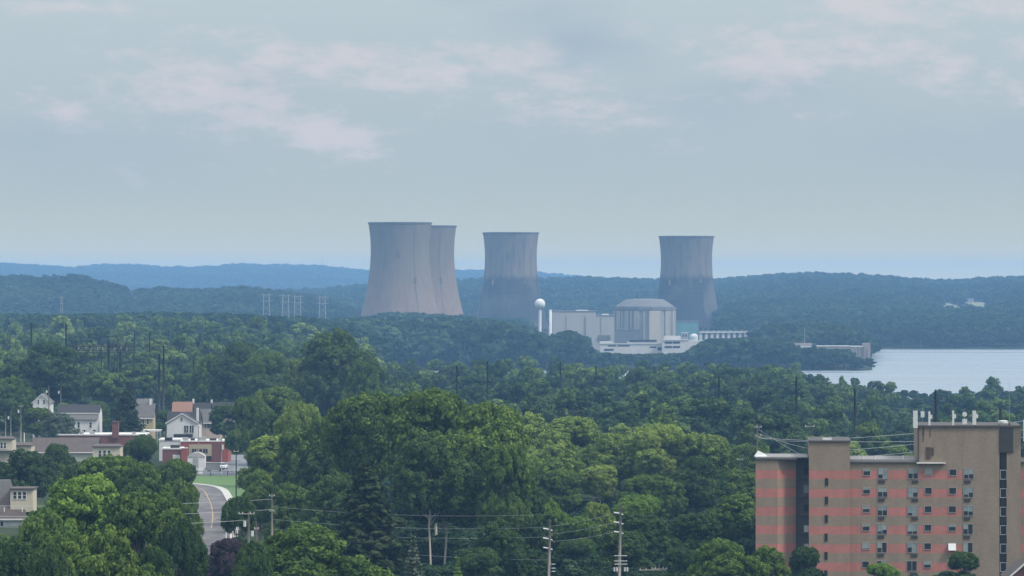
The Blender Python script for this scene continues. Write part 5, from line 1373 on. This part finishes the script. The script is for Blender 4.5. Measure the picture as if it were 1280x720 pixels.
# veil colour: overcast luminance rising to the zenith
zen = math_node(nt, 'POWER', math_node(nt, 'MAXIMUM', el, 0.0), .9)
hz_f = math_node(nt, 'EXPONENT', math_node(nt, 'MULTIPLY', math_node(nt, 'MAXIMUM', el, 0.0), -105.0))
c = mixc(nt, hz_f, (.345, .425, .465), (1.06, .88, .36))
c = mixc(nt, zen, c, (1.95, 2.0, 2.05))
vec = N(nt, 'ShaderNodeCombineXYZ'); L(nt, math_node(nt, 'MULTIPLY', az, 30), vec.inputs[0]); L(nt, math_node(nt, 'MULTIPLY', el, 78), vec.inputs[1])
n1 = noise(nt, vec.outputs[0], 1.0, 6, .55)
n2 = noise(nt, vec.outputs[0], 3.4, 7, .68)
mask = None
for (px, py, w_, h_, s_) in ((250,120,110,50,.9),(410,75,90,30,.8),(505,92,75,28,1),(410,168,60,26,1),(70,142,50,22,.8),(670,85,80,34,.8),(640,130,60,30,.6),(760,135,70,30,.8),(850,50,60,20,.5),(960,82,70,32,.9),(1085,10,60,24,1),(1120,72,110,36,1),(1190,105,110,26,.6),(300,60,60,30,.4),(80,10,110,12,.7),(1240,10,50,14,.6)):
    u0 = (px - 640) / F; v0 = (HY - py) / F
    a = math_node(nt, 'DIVIDE', math_node(nt, 'SUBTRACT', az, u0), w_ * 1.35 / F); b_ = math_node(nt, 'DIVIDE', math_node(nt, 'SUBTRACT', el, v0), h_ * 1.15 / F)
    # a slight tilt, streaks fall to the right
    b_ = math_node(nt, 'ADD', b_, math_node(nt, 'MULTIPLY', a, .55))
    rr = math_node(nt, 'ADD', math_node(nt, 'MULTIPLY', a, a), math_node(nt, 'MULTIPLY', b_, b_))
    e_ = math_node(nt, 'MULTIPLY', math_node(nt, 'EXPONENT', math_node(nt, 'MULTIPLY', rr, -.8)), s_)
    mask = e_ if mask is None else math_node(nt, 'MAXIMUM', mask, e_)
cl = math_node(nt, 'ADD', math_node(nt, 'MULTIPLY', mask, .8), math_node(nt, 'ADD', math_node(nt, 'MULTIPLY', math_node(nt, 'SUBTRACT', n1, .5), 1.5), math_node(nt, 'MULTIPLY', math_node(nt, 'SUBTRACT', n2, .5), 1.9)))
cf = ramp(nt, cl, .22, .92)
c = mixc(nt, math_node(nt, 'MULTIPLY', cf, 1.0), c, (.60, .592, .625))
# darker blue-grey bands between clouds
n3 = ramp(nt, noise(nt, vec.outputs[0], .35, 3), .48, .72)
hi = ramp(nt, el, .012, .05)
c = mixc(nt, math_node(nt, 'MULTIPLY', math_node(nt, 'MULTIPLY', n3, hi), .6), c, (.27, .37, .48))
bg2 = N(nt, 'ShaderNodeBackground'); bg2.inputs[1].default_value = 1.0; L(nt, c, bg2.inputs[0])
mx = N(nt, 'ShaderNodeMixShader'); mx.inputs[0].default_value = .90
L(nt, bg1.outputs[0], mx.inputs[1]); L(nt, bg2.outputs[0], mx.inputs[2]); L(nt, mx.outputs[0], out.inputs[0])
wd.cycles.sampling_method = 'MANUAL'; wd.cycles.sample_map_resolution = 512

sl = bpy.data.lights.new('sun', 'SUN'); sl.energy = 3.0; sl.angle = R(10); sl.color = (1, .93, .84)
so = bpy.data.objects.new('sun', sl); C.objects.link(so)
dirv = Vector((math.sin(SR) * math.cos(SE), math.cos(SR) * math.cos(SE), math.sin(SE)))
so.rotation_euler = dirv.to_track_quat('Z', 'Y').to_euler(); so.location = (0, 0, 500)

# ------------------------------------------------------------------ camera, render
cam = bpy.data.cameras.new('camera'); co_ = bpy.data.objects.new('camera', cam); C.objects.link(co_)
co_.location = (0, 0, CZ); co_.rotation_euler = (R(90), 0, 0)
cam.sensor_width = 36; cam.lens = F * 36 / 1280; cam.shift_y = -(360 - HY) / 1280
cam.clip_start = 1; cam.clip_end = 40000
sc = bpy.context.scene; sc.camera = co_
sc.view_settings.view_transform = 'Standard'; sc.view_settings.look = 'None'; sc.view_settings.gamma = 1; sc.view_settings.exposure = .2
sc.render.engine = 'CYCLES'
cy_ = sc.cycles
cy_.use_denoising = True; cy_.max_bounces = 5; cy_.diffuse_bounces = 2; cy_.glossy_bounces = 2; cy_.transmission_bounces = 2; cy_.volume_bounces = 0; cy_.transparent_max_bounces = 4
cy_.use_adaptive_sampling = False
sc.render.use_persistent_data = False
